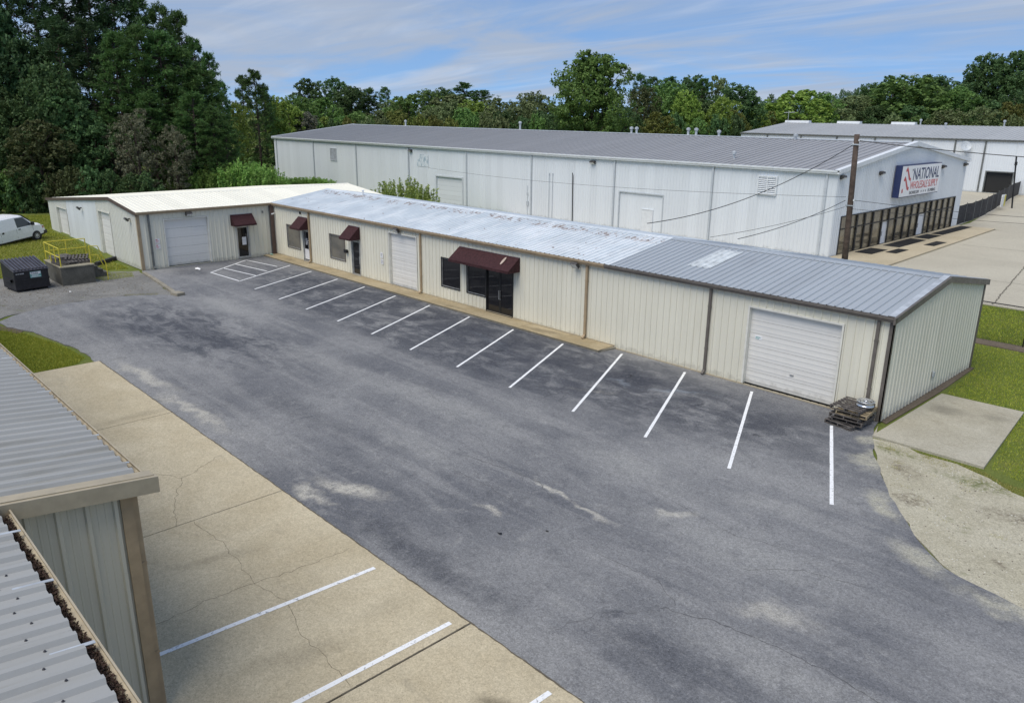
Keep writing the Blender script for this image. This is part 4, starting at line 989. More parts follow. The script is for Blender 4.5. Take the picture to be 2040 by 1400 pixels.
panels(hr, M['roof_dark'], (HX0 - .1, HY0 - .12, HE - .01), (1, 0, 0), (0, math.cos(t1), math.sin(t1)), (0, -math.sin(t1), math.cos(t1)), HX1 - HX0 + .15, (HPY - HY0 + .12) / math.cos(t1), name='roof_panel', width=.6096, pitch=.6096, rh=.06, rb=.03, rt=.015)
panels(hr, M['roof_dark'], (HX0 - .1, HY1 + .12, HE - .01), (1, 0, 0), (0, -math.cos(t2), math.sin(t2)), (0, math.sin(t2), math.cos(t2)), HX1 - HX0 + .15, (HY1 - HPY + .12) / math.cos(t2), name='roof_panel', width=3.6576, pitch=.6096, rh=.06, rb=.03, rt=.015)
MB().prism([(HX0 - .1, HPY - .3, HP + .025), (HX0 - .1, HPY, HP + .075), (HX0 - .1, HPY + .3, HP + .025), (HX0 - .1, HPY + .3, HP), (HX0 - .1, HPY, HP + .04), (HX0 - .1, HPY - .3, HP)], (HX1 - HX0 + .15, 0, 0)).build('ridge_cap', M['galv'], hr)
gutter(wh, (HX0 - .12, HY0 - .13, HE + .03), (HX1 + .25, HY0 - .13, HE + .03), (0, -1, 0), M['white_trim'], .26, .20)
gutter(wh, (HX0 - .12, HY1 + .13, HE + .03), (HX1 + .25, HY1 + .13, HE + .03), (0, 1, 0), M['white_trim'], .26, .20)
for xx in (HX1 + .04, HX0 - .15):
    rk = MB(); rk.prism([(xx, HY0 - .33, HE - .22), (xx, HY0 - .33, HE + .08), (xx, HPY, HP + .12), (xx, HY1 + .33, HE + .08), (xx, HY1 + .33, HE - .22), (xx, HPY, HP - .20)], (.14, 0, 0)); rk.build('rake_trim', M['white_trim'], wh)
rk = MB(); rk.prism([(HX1 - .22, HY0 - .2, HE + .05), (HX1 - .22, HPY, HP + .11), (HX1 - .22, HY1 + .2, HE + .05), (HX1 - .22, HY1 + .2, HE + .08), (HX1 - .22, HPY, HP + .14), (HX1 - .22, HY0 - .2, HE + .08)], (.38, 0, 0)); rk.build('rake_cap', M['white_trim'], wh)
M['pale_grey'] = plain('pale_grey_trim', (.50, .54, .57), .45, var=.06)
for x in (-99.85, -89.34, -78.74, -67.5, -56.96, -47.0, -36.4, -26.22, -16.72): downspout(wh, PS, x, 0, HE - .2, M['pale_grey'], .16, .10, kick=False)
overhead_door(wh, PS, -62.35, -57.8, .05, 3.05, 6, mat=M['door_cool'], jamb=M['jamb_cool'], jw=.16)
m = MB(); border(m, PS, -35.84, -30.90, 0, 3.43, .10, -.2, .04, bottom=False); od = m.build('sliding_door', M['pale_grey'], wh)
panels(od, M['wall_white'], (-35.74, HY0 + .10, 0), (1, 0, 0), (0, 0, 1), (0, -1, 0), 4.74, 3.33, name='door_panel', rh=.02)
m = MB(); border(m, PS, -33.22, -31.97, 0, 2.05, .05, -.10, .0, bottom=False); fb(m, PS, -33.17, -32.02, .0, 2.0, -.09, -.03); m.build('wicket_door', M['white_trim'], od)
m = MB(); border(m, PS, -84.97, -83.38, 3.69, 5.3, .08, .0, .09)
lv = m.build('wall_vent', M['pale_grey'], wh)
for k in range(11):
    q = MB(); q.obox(PS(-84.17, 3.82 + k * .13, .03), (.71, 0, 0), Vector((0, -.05, -.06)), Vector((0, -.008, .008))); q.build('slat', M['galv'], lv)
q = MB(); fb(q, PS, -84.9, -83.45, 3.75, 5.24, .001, .012); q.build('vent_backing', M['grey_trim'], lv)
m = MB(); border(m, PS, -22.17, -20.54, 4.19, 5.62, .09, .0, .16)
lv = m.build('louvre', M['white_trim'], wh)
fb(m := MB(), PS, -21.39, -21.32, 4.28, 5.53, .02, .15); m.build('louvre_post', M['white_trim'], lv)
for k in range(9):
    q = MB(); q.obox(PS(-21.355, 4.36 + k * .145, .08), (.72, 0, 0), Vector((0, -.06, -.065)), Vector((0, -.008, .008))); q.build('slat', M['white_trim'], lv)
fb(m := MB(), PS, -22.1, -20.6, 4.26, 5.55, .001, .015); m.build('vent_backing', M['grey_trim'], lv)
# faded rectangle of a removed sign
def fadedmat():
    t = NT('faded_sign'); nz = t.noise(1., 5, .7, t.mapped((5., 1., 1.4)))
    return t.out(t.mix(t.ramp(nz, .50, .56), (.70, .745, .775), (.36, .46, .53)), .6)
M['faded'] = fadedmat()
fb(m := MB(), PS, -65.86, -63.73, 3.98, 5.34, .030, .036); m.build('faded_sign', M['faded'], wh)
wall_pack(wh, PS, -67.0, 5.66, .5); wall_pack(wh, PS, -38.95, 5.75, .55)
for y in (30.35, 37.15, 50.5, 56.2): wall_pack(wh, PE, y, 5.85, .55)
m = MB(); m.tube([PS(-41.3, 0, .10), PS(-41.4, 4.4, .10), PS(-41.35, 4.65, .22)], .045, 6); m.build('conduit', M['black'], wh)
for x, z in ((-44.5, 4.3), (-44.05, 4.32)):
    m = MB(); m.tube([PS(x, .0, .07), PS(x, z, .07)], .025, 5); fb(m, PS, x - .04, x + .04, z - .05, z + .15, .03, .10); m.build('conduit', M['pale_grey'], wh)
m = MB(); m.tube([PS(-47.45, .0, .07), PS(-47.5, 3.05, .07)], .025, 5); fb(m, PS, -47.6, -47.34, 1.1, 1.5, .03, .14); fb(m, PS, -47.57, -47.4, 2.1, 2.35, .03, .10); m.build('electric_meter', M['pale_grey'], wh)
# vents on the roof
def stack(x, y, z, h, rad=.12, mat=None):
    MB().lathe((x, y, z - .35), [(rad * 1.3, 0), (rad, .25), (rad, h + .2), (rad * 1.7, h + .22), (rad * 1.7, h + .40), (rad * .4, h + .48)], 10).build('roof_vent', mat or M['galv'], hr)
for x, h in ((-86.9, .75), (-63.0, .9), (-45.6, .6), (-44.9, .6), (-38.3, .65), (-37.35, .65), (-34.7, .5)): stack(x, HPY + .1, HP, h)
stack(-26.0, 32.4, 6.65, .45, .1); stack(-26.4, 43.3, 7.95, .4, .12)
# storefront: frame, mullions, panes
st = MB(); border(st, PE, GY0, GY1, 0, GZ, .09, -.14, .06); sf = st.build('storefront', M['black'], wh)
mu = [GY0, 32.66, 34.08, 35.53, 37.03, 38.82, 40.15, 41.79, 43.44, 44.96, 46.48, 48.17, 49.43, 50.85, 52.31, 53.81, GY1]
TZ = 1.98
for i in range(len(mu) - 1):
    a, b = mu[i] + .06, mu[i + 1] - .06
    if i:
        q = MB(); fb(q, PE, mu[i] - .11, mu[i] + .11, .09, GZ - .09, -.13, .05); q.build('mullion', M['black'], sf)
    q = MB(); fb(q, PE, a, b, TZ - .035, TZ + .035, -.12, .03); q.build('transom', M['black'], sf)
    q = MB(); fb(q, PE, a, b, TZ + .02, GZ - .08, -.07, -.05); q.build('pane', M['glass_store'], sf)
    door = i in (5, 10)
    if door:
        q = MB(); fb(q, PE, a + .06, b - .06, .12, TZ - .08, -.07, -.055); q.build('door_pane', M['paper'], sf)
        q = MB(); border(q, PE, a, b, .02, TZ - .02, .07, -.085, .0); q.build('door_leaf', M['alum'], sf)
        q = MB(); q.tube([PE(a + .1, .8, .0), PE(a + .1, .8, .07), PE(a + .1, 1.15, .07), PE(a + .1, 1.15, .0)], .02); q.build('pull_handle', M['black'], sf)
    else:
        q = MB(); fb(q, PE, a, b, .08, TZ - .02, -.07, -.05); q.build('pane', M['glass_store'], sf)
# the lit-box sign
S0, S1, SZ0, SZ1 = 39.85, 48.45, 3.80, 6.34
sb = MB(); fb(sb, PE, S0, S1, SZ0, SZ1, .10, .62); sg = sb.build('sign_box', M['navy_print'], wh, label='white sign reading National Wholesale Supply on navy box')
fc_ = MB(); fb(fc_, PE, S0 + .06, S1 - .06, SZ0 + .06, SZ1 - .06, .62, .640); fc_.build('sign_face', M['sign_white'], sg)
def stext(s, size, y, z, mat, w, bold=0.):
    o = text(s, size, PE(y, z, .645), (0, 1, 0), (0, 0, 1), mat, sg, bold=bold)
    ys = [v.co.y for v in o.data.vertices]; k = w / (max(ys) - min(ys)); y0 = min(ys)
    for v in o.data.vertices: v.co.y = y + (v.co.y - y0) * k
    return o
stext('NATIONAL', 1.32, S0 + 2.45, SZ0 + 1.33, M['navy_print'], 5.75, .012)
stext('WHOLESALE SUPPLY', .86, S0 + 2.05, SZ0 + .60, M['red_print'], 6.1)
stext('SHOWROOM', .38, S0 + 2.05, SZ0 + .17, M['dark_print'], 2.05); stext('PLUMBING', .38, S0 + 6.15, SZ0 + .17, M['dark_print'], 1.7)
def poly(pts, mat, name):
    q = MB(); q.add([PE(S0 + a, SZ0 + b, .648) for a, b in pts], [tuple(range(len(pts)))]); q.build(name, mat, sg)
def star(a, b, r_):
    poly([(a + r_ * (1 if k % 2 == 0 else .42) * math.sin(k * math.pi / 5), b + r_ * (1 if k % 2 == 0 else .42) * math.cos(k * math.pi / 5)) for k in range(10)], M['dark_print'], 'star')
for k in range(3): star(S0 * 0 + 4.65 + k * .48, .30, .13)
star(2.2, 2.12, .15)
# two red arrowed zigzags
poly([(.75, 2.16), (1.02, 2.42), (1.22, 2.22), (1.22, 2.22), (1.80, 1.50), (2.0, 1.50), (1.95, 1.20), (1.72, 1.34), (1.60, 1.34), (1.05, 2.08), (.82, 2.02)], M['red_print'], 'logo_arrow')
poly([(.55, 1.42), (.80, 1.70), (1.02, 1.48), (1.02, 1.48), (1.60, .78), (1.82, .80), (1.76, .50), (1.50, .58), (1.40, .60), (.86, 1.34), (.62, 1.28)], M['red_print'], 'logo_arrow')
poly([(.36, .60), (.60, .74), (.66, .40), (.42, .36)], M['red_print'], 'logo_arrow')

# ------------------------------------------------------------------ the second warehouse, far right
F2X0, F2X1, F2Y0, F2Y1, F2E, F2P, F2PY = -65., 12., 99., 129., 7.2, 8.85, 114.
w2 = thing('far_warehouse', 'white warehouse with pale grey roof and dark downspouts behind the sign building', 'building', (-26, 114, 0))
h2 = lambda y: F2E + (F2P - F2E) * (1 - abs(y - F2PY) / 15)
w2w = MB().prism([(F2X0 + .3, F2Y0 + .3, 0), (F2X0 + .3, F2Y1 - .3, 0), (F2X0 + .3, F2Y1 - .3, F2E - .2), (F2X0 + .3, F2PY, F2P - .2), (F2X0 + .3, F2Y0 + .3, F2E - .2)], (F2X1 - F2X0 - .6, 0, 0)).build('wall', M['core'], w2)
P2 = frame((0, F2Y0, 0), (1, 0, 0), (0, -1, 0))
panels(w2w, M['wall_white'], (F2X0, F2Y0, 0), (1, 0, 0), (0, 0, 1), (0, -1, 0), F2X1 - F2X0, F2E, [(-26.0 - F2X0, -22.7 - F2X0, .05, 2.85)], width=1.8288)
panels(w2w, M['wall_white'], (F2X0, F2Y1, 0), (0, -1, 0), (0, 0, 1), (-1, 0, 0), 30, lambda s: h2(F2Y1 - s), kinks=(15,), width=1.8288)
panels(w2w, M['wall_white'], (F2X1, F2Y0, 0), (0, 1, 0), (0, 0, 1), (1, 0, 0), 30, lambda s: h2(F2Y0 + s), kinks=(15,), width=1.8288)
t3 = math.atan2(F2P - F2E, 15)
w2r = MB().prism([(F2X0, F2Y0, F2E - .03), (F2X0, F2PY, F2P - .03), (F2X0, F2Y1, F2E - .03), (F2X0, F2Y1, F2E - .09), (F2X0, F2PY, F2P - .09), (F2X0, F2Y0, F2E - .09)], (F2X1 - F2X0, 0, 0)).build('roof', M['roof_far'], w2)
panels(w2r, M['roof_far'], (F2X0 - .1, F2Y0 - .1, F2E), (1, 0, 0), (0, math.cos(t3), math.sin(t3)), (0, -math.sin(t3), math.cos(t3)), F2X1 - F2X0 + .2, 15.1 / math.cos(t3), name='roof_panel', width=1.2192, pitch=.6096, rh=.05)
panels(w2r, M['roof_far'], (F2X0 - .1, F2Y1 + .1, F2E), (1, 0, 0), (0, -math.cos(t3), math.sin(t3)), (0, math.sin(t3), math.cos(t3)), F2X1 - F2X0 + .2, 15.1 / math.cos(t3), name='roof_panel', width=3.6576, pitch=.6096, rh=.05)
gutter(w2, (F2X0 - .1, F2Y0 - .1, F2E + .02), (F2X1, F2Y0 - .1, F2E + .02), (0, -1, 0), M['grey_trim'], .24, .2)
for x in (-60, -54, -48, -42, -36.5, -30.6, -26.7, -15, -5): downspout(w2, P2, x, 0, F2E - .2, M['grey_trim'], .2, .12, kick=False)
fb(m := MB(), P2, -26.0, -22.7, .05, 2.85, -.32, -.26); m.build('door_void', M['doorway_shade'], w2)  # dark sheet painted as the shade inside the open doorway
border(m := MB(), P2, -26.15, -22.55, 0, 3.0, .15, -.3, .05, bottom=False); m.build('door_frame', M['grey_trim'], w2)
for a, b in ((-64.8, -60.2), (-55, -51), (-45.7, -41.9)):
    MB().prism([(a, F2PY - .55, F2P), (a, F2PY - .45, F2P + .42), (a, F2PY + .45, F2P + .42), (a, F2PY + .55, F2P)], (b - a, 0, 0)).build('ridge_vent', M['white_trim'], w2)
for x, y, z in ((-41.2, 114, 8.9), (-36, 110, 8.4), (-29, 114, 8.9)):
    MB().lathe((x, y, z - .4), [(.16, 0), (.12, .3), (.12, 1.0), (.22, 1.02), (.2, 1.25), (.05, 1.3)], 8).build('roof_vent', M['galv'], w2)
m = MB(); m.tube([(-64.0, 113, 8.7), (-64.0, 113, 11.0)], .04, 5); m.tube([(-64.9, 113, 10.6), (-62.9, 113.2, 10.7)], .04, 5); m.build('antenna', M['galv'], w2)
m = MB(); m.tube([(-29.0, 99.4, 5.0), (-29.0, 98.3, 5.3), (-29.0, 98.3, 6.1)], .05, 6); dsh = m.build('satellite_dish', M['pale_grey'], w2)
m = MB(); cen = Vector((-29, 98.2, 6.2)); dv = Vector((.5, -.75, .45)).normalized(); ux = dv.cross(ZV).normalized(); uy = ux.cross(dv)
ring = [[cen + (ux * math.cos(k * math.pi / 6) + uy * math.sin(k * math.pi / 6)) * rr_ + dv * rr_ * rr_ * .35 for k in range(12)] for rr_ in (.1, .4, .72)]
m.add([v for g_ in ring for v in g_], [tuple(range(12))] + [(i * 12 + k, i * 12 + (k + 1) % 12, (i + 1) * 12 + (k + 1) % 12, (i + 1) * 12 + k) for i in range(2) for k in range(12)]); m.tube([cen, cen + dv * .7], .025, 5); m.build('dish', M['pale_grey'], dsh)
# ------------------------------------------------------------------ pallets
_pal = {}
def pallet(label, loc, rz, mat='pallet_dark', group=None, tilt=(0, 0)):
    W_, L_, = 1.02, 1.22
    t = thing('pallet', label, 'pallet', loc, group, world=False, rz=rz)
    t.rotation_euler = (tilt[0], tilt[1], rz)
    def bd(kind, dims, pos):
        me = _pal.get((kind, mat))
        if me is None:
            m = MB(); x, y, z = dims; m.box((-x / 2, -y / 2, -z / 2), (x / 2, y / 2, z / 2)); me = _pal[(kind, mat)] = m.mesh(kind, M[mat])
        o = D.objects.new(kind, me); COL.objects.link(o); o.parent = t; o.location = pos; o.rotation_euler = (0, 0, rng.uniform(-.012, .012))
    for y in (-W_ / 2 + .03, 0, W_ / 2 - .03): bd('stringer', (L_, .04, .09), (0, y, .067))
    for i in range(7): bd('deck_board', (.095, W_, .018), (-L_ / 2 + .05 + i * (L_ - .1) / 6, 0, .122))
    for i in range(3): bd('bottom_board', (.095, W_, .018), (-L_ / 2 + .05 + i * (L_ - .1) / 2, 0, .0105))
    return t
ordn = ['bottom pallet of the grey stack at the building corner', 'second pallet from the ground in the grey corner stack', 'third pallet from the ground in the grey corner stack', 'pale tan pallet second from the top of the corner stack', 'topmost grey pallet of the corner stack, carrying the wheel rim']
for i in range(5):
    pallet(ordn[i], (-.62 + (-.06, .05, -.03, .10, -.03)[i], -.80 + (-.10, .03, -.02, .08, .02)[i], .004 + i * .134), R(90 + (-9, 3, 1, 7, -2)[i]), 'pallet_tan' if i == 3 else 'pallet_dark', 'pallets stacked at the building corner')
rim = thing('wheel_rim', 'shiny chrome wheel rim lying on the corner pallet stack', 'wheel rim', (-.30, -.62, .675), world=False)
MB().lathe((0, 0, 0), [(.20, 0), (.285, .005), (.29, .03), (.262, .045), (.255, .13), (.285, .145), (.295, .175), (.27, .18), (.235, .15), (.15, .12), (.13, .155), (.06, .16), (.055, .13)], 28).build('rim', M['chrome'], rim, smooth=True)
hm = MB()
for k in range(8):
    a = k * math.pi / 4; hm.lathe((.185 * math.cos(a), .185 * math.sin(a), .133), [(.022, 0), (.022, .006), (.008, .008)], 8)
hm.build('hand_hole', M['black'], rim)

# ------------------------------------------------------------------ rubbish skip
dm = thing('dumpster', 'black steel dumpster with ribbed lid and small green sign', 'dumpster', (-41.25, -16.0, 0), world=False, rz=R(8))
# local: front faces +x, width along y
b = MB(); W2, DP_ = .90, 1.72
b.prism([(.0, -W2, .10), (.0, -W2, 1.14), (-DP_, -W2, 1.58), (-DP_, -W2, .10)], (0, 2 * W2, 0)); b.build('body', M['dumpster'], dm)
for z in (.12, .62):
    q = MB(); q.box((.0, -W2 - .02, z), (.05, W2 + .02, z + .07)); q.build('rail', M['dumpster'], dm)
for s in (-1, 1):
    q = MB(); q.box((-1.25, s * W2, .52), (-.35, s * (W2 + .11), .54)); q.box((-1.25, s * W2, .68), (-.35, s * (W2 + .11), .70)); q.box((-1.25, s * (W2 + .10), .52), (-.35, s * (W2 + .112), .70)); q.build('fork_pocket', M['dumpster'], dm)
    for x in (-.2, -1.5):
        q = MB(); q.lathe((x, s * (W2 - .12), .06), [(.06, -.03), (.06, .03)], 10, 'Y'); q.build('caster', M['rubber'], dm)
sl2 = Vector((-DP_ - .04, 0, .45)).normalized(); up2 = Vector((.45, 0, DP_)).normalized()
ll = math.hypot(DP_ + .06, .46)
for h in range(2):
    y0, y1 = (-W2 - .03, -.01) if h == 0 else (.01, W2 + .03)
    q = MB(); c0 = Vector((.05, (y0 + y1) / 2, 1.155)); q.obox(c0 + sl2 * ll / 2, sl2 * ll / 2, Vector((0, (y1 - y0) / 2, 0)), up2 * .015); ld = q.build('lid', M['dumpster_lid'], dm)
    for k in range(5):
        y = y0 + (k + .5) * (y1 - y0) / 5; q = MB(); q.obox(Vector((.05, y, 1.155)) + sl2 * ll * .5 + up2 * .055, sl2 * ll * .47, Vector((0, .045, 0)), up2 * .050); q.build('lid_rib', M['dumpster_lid'], ld)
q = MB(); q.box((.0, -.08, .72), (.018, .50, 1.06)); pl = q.build('sign_plate', M['teal_print'], dm)
q = MB(); q.box((.018, -.06, .92), (.021, .48, 1.04)); q.box((.018, -.04, .745), (.021, .46, .77)); q.build('sign_band', M['white_print'], pl)
text('TYLER', .135, (.023, -.03, .93), (0, 1, 0), (0, 0, 1), M['dark_print'], pl, ext=.002)
for z, w in ((.86, .40), (.81, .34)):
    q = MB(); q.box((.018, .0, z), (.021, w, z + .025)); q.build('lettering', M['white_print'], pl)
text('8-57-8508', .10, (.004, -.80, .98), (0, 1, 0), (0, 0, 1), M['white_print'], dm, ext=.003)

# ------------------------------------------------------------------ loading dock with yellow rails
dk = thing('loading_dock', 'raised concrete loading dock with yellow pipe railings', 'loading dock', (-43.0, -13.3, 0))
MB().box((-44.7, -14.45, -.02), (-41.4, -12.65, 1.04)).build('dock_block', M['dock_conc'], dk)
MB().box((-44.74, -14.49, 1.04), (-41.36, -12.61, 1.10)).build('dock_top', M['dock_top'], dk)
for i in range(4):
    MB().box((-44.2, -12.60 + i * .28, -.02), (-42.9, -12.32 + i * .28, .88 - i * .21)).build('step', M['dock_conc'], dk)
def rail(pts, r_=.028): MB().tube(pts, r_, 8).build('rail', M['yellow'], dk)
for x, y in ((-41.5, -14.38), (-42.5, -14.38), (-43.5, -14.38), (-44.6, -14.38), (-44.6, -13.2), (-44.6, -12.1), (-41.6, -12.72)):
    MB().tube([(x, y, 1.10 if y < -12.4 else 0), (x, y, 2.18)], .030, 8).build('post', M['yellow'], dk)
for z in (2.18, 1.64):
    rail([(-41.5, -14.38, z), (-44.6, -14.38, z)]); rail([(-44.6, -14.38, z), (-44.6, -12.1, z)])
rail([(-41.6, -12.72, 2.15), (-41.6, -12.25, 2.1), (-41.62, -11.9, 1.0), (-41.62, -11.88, .0)]); rail([(-41.6, -12.72, 1.62), (-41.6, -12.3, 1.58), (-41.62, -12.05, .9)])
names_d = ['pallet on the dock floor behind the front yellow posts', 'pallet lying on another at the left back of the dock', 'top pallet of the small pile at the back of the dock', 'pallet leaning across the right side of the dock', 'lone pallet on the dock nearest the steps']
for i, (x, y, z, rz, mt) in enumerate([(-42.5, -13.95, 1.105, 5, 'pallet_dark'), (-43.9, -13.75, 1.105, -4, 'pallet_dark'), (-43.85, -13.7, 1.245, 8, 'pallet_pale'), (-43.0, -13.1, 1.255, 70, 'pallet_dark'), (-42.45, -13.15, 1.395 - .28, 86, 'pallet_dark')]):
    pallet(names_d[i], (x, y, z), R(rz), mt, 'pallets on the loading dock', tilt=(R(6), 0) if i == 3 else (0, 0))
q = MB(); q.obox((-47.5, -10.2, .12), Vector((-.82, .90, 0)).normalized() * 1.15, Vector((.90, .82, 0)).normalized() * .13, (0, 0, .12)); q.build('dock_bumper', M['rubber'], label='dark rubber beam lying on the grass below the crumpled dock door', cat='beam')

# ------------------------------------------------------------------ delivery van
vn = thing('delivery_van', 'white cargo van parked on the grass by the trees', 'van', (-58.88, -12.40, .38), world=False, rz=math.atan2(.88, -.47))
vn.rotation_euler = (0, R(-4.5), math.atan2(.88, -.47))
# local: x forward, y left; length from -4.2 to 1.5, front axle at x = .25
def ring(x, zb, zbelt, zt, wb, wbelt, wt):
    return [(x, -wb, zb), (x, -wb - .02, (zb + zbelt) * .5), (x, -wbelt, zbelt), (x, -wt - .03, zt - .14), (x, -wt + .10, zt - .02), (x, 0, zt), (x, wt - .10, zt - .02), (x, wt + .03, zt - .14), (x, wbelt, zbelt), (x, wb + .02, (zb + zbelt) * .5), (x, wb, zb)]
rings = [ring(-4.30, .50, 1.15, 2.02, .93, .98, .80), ring(-4.24, .42, 1.15, 2.10, .96, 1.0, .84), ring(-2.6, .40, 1.15, 2.13, .97, 1.0, .85), ring(-1.3, .40, 1.16, 2.13, .97, 1.0, .85), ring(-.72, .40, 1.16, 2.10, .97, 1.0, .84), ring(-.52, .40, 1.17, 2.03, .97, .99, .80),
         ring(.12, .40, 1.18, 1.50, .97, .98, .82), ring(.32, .40, 1.16, 1.36, .97, .98, .84), ring(.75, .42, 1.10, 1.24, .96, .96, .80), ring(1.02, .45, 1.02, 1.10, .94, .93, .74), ring(1.10, .50, .92, .96, .90, .88, .70)]
vm = MB(); n = 11
vm.add([p for rg in rings for p in rg], [(i * n + k, i * n + (k + 1) % n, (i + 1) * n + (k + 1) % n, (i + 1) * n + k) for i in range(len(rings) - 1) for k in range(n)] + [tuple(range(n)), tuple(range((len(rings) - 1) * n, len(rings) * n))[::-1]])
vm.build('body', M['van'], vn, smooth=False)
def sidepoly(pts, y, mat, name, th=.012):
    for s in (-1, 1):
        q = MB(); q.prism([(x, s * yy, z) for x, z, yy in pts], (0, s * th, 0)); q.build(name, mat, vn)
sidepoly([(-1.22, 1.24, .985), (.02, 1.24, .968), (-.08, 1.40, .94), (-.52, 1.90, .865), (-1.22, 1.93, .885)], 0, M['vanglass'], 'side_window')
q = MB(); q.add([(-.46, -.72, 2.03), (-.46, .72, 2.03), (.16, .76, 1.505), (.16, -.76, 1.505)], [(0, 1, 2, 3)]); q.add([(-.44, -.72, 2.05), (-.44, .72, 2.05), (.18, .76, 1.52), (.18, -.76, 1.52)], [(0, 1, 2, 3)]); q.build('windscreen', M['vanglass'], vn)
sidepoly([(-.98, 1.08, .995), (-1.16, 1.08, .995), (-1.16, 1.14, .995), (-.98, 1.14, .995)], 0, M['black'], 'door_handle', .03)
sidepoly([(-2.35, 1.02, .995), (-2.5, 1.02, .995), (-2.5, 1.14, .995), (-2.35, 1.14, .995)], 0, M['black'], 'door_handle', .03)
for x in (-1.32, -2.62, .06): sidepoly([(x, .50, .972), (x + .015, .50, .972), (x + .015, 1.16, 1.002), (x, 1.16, 1.002)], 0, M['grey_trim'], 'door_gap', .004)
sidepoly([(.90, .78, .95), (1.06, .78, .92), (1.04, .96, .92), (.86, 1.0, .94)], 0, M['lens_amber'], 'headlight', .02)
q = MB(); q.prism([(.95, -.98, .36), (1.28, -.90, .36), (1.34, -.6, .36), (1.36, 0, .36), (1.34, .6, .36), (1.28, .90, .36), (.95, .98, .36)], (0, 0, .24)); q.build('front_bumper', M['black'], vn)
q = MB(); q.box((1.08, -.62, .64), (1.14, .62, .92)); q.build('grille', M['black'], vn)
q = MB(); q.box((-4.42, -.95, .40), (-4.28, .95, .58)); q.build('rear_bumper', M['black'], vn)
for s in (-1, 1):
    q = MB(); q.box((-.06, s * 1.0, 1.22), (.10, s * 1.20, 1.46)); q.build('wing_mirror', M['black'], vn)
    for x in (.25, -3.2):
        q = MB(); q.lathe((x, s * .94, .40), [(.47, -.02), (.47, .055), (.40, .06)], 20, 'Y'); q.build('wheel_arch', M['black'], vn)
        q = MB(); q.lathe((x, s * .90, .37), [(.20, -.1), (.35, -.11), (.37, -.06), (.37, .08), (.34, .12), (.22, .12)] if s > 0 else [(.22, -.12), (.34, -.12), (.37, -.08), (.37, .06), (.35, .11), (.20, .1)], 20, 'Y'); w = q.build('wheel', M['rubber'], vn, smooth=True)
        q = MB(); q.lathe((x, s * 1.015, .37), [(.20, -.012), (.21, .012), (.17, .0), (.09, .01)] if s > 0 else [(.09, -.01), (.17, 0), (.21, -.012), (.20, .012)], 16, 'Y'); q.build('rim', M['rim'], w)
q = MB(); q.box((-4.2, -.88, .30), (1.0, .88, .46)); q.build('chassis', M['black'], vn)

# ------------------------------------------------------------------ utility pole and its lines
up_ = thing('utility_pole', 'brown wooden utility pole standing between the shop roof and the warehouse', 'utility pole', (-10.45, 20, 0))
MB().tube([(-10.40, 20, -.3), (-10.50, 20, 3), (-10.62, 20, 6.2), (-10.73, 20, 9.05)], [.19, .175, .16, .145], 12).build('pole', M['pole_wood'], up_, smooth=True)
for z, dx in ((8.72, .16), (8.5, -.16), (5.35, .2), (4.95, -.2)):
    MB().lathe((-10.68 + dx + (8.7 - z) * .035, 19.9, z), [(.02, -.06), (.05, -.04), (.035, 0), (.05, .03), (.015, .06)], 8).build('insulator', M['plastic_white'], up_)
q = MB(); q.box((-10.95, 19.82, 8.45), (-10.4, 19.86, 8.52)); q.box((-10.8, 19.82, 5.0), (-10.3, 19.86, 5.06)); q.build('bracket', M['galv'], up_)
def line(a, b, sag, r_, label):
    a, b = Vector(a), Vector(b); pts = []
    for i in range(25):
        f = i / 24; p = a.lerp(b, f); p.z -= sag * 4 * f * (1 - f); pts.append(p)
    MB().tube(pts, r_, 5).build('power_line', M['wire'], label=label, cat='power line', group='overhead lines at the utility pole')
line((-10.85, 19.9, 8.45), (-16.9, 8.9, 4.25), .75, .022, 'thick black service line sagging from the pole top to the shop roof')
line((-10.50, 19.9, 8.7), (14, 26.5, 8.3), .55, .022, 'thick black line running right from the pole top past the sign')
line((-10.85, 19.9, 5.3), (-11.3, 9.0, 4.05), .22, .018, 'middle line from the pole down to the grey roof')
line((-10.85, 19.9, 4.92), (-12.9, 9.0, 3.95), .15, .012, 'thin lowest line from the pole to the shop roof')
line((-10.35, 19.9, 5.35), (-1.5, 55, 2.1), .3, .014, 'line dropping right from mid pole across the storefront')
line((-10.85, 19.9, 5.5), (-60, 27, 4.2), .5, .010, 'faint thin wire stretched along the warehouse wall')
line((-10.35, 19.9, 4.85), (12, 52, 3.2), .6, .010, 'thin lower wire crossing in front of the storefront')

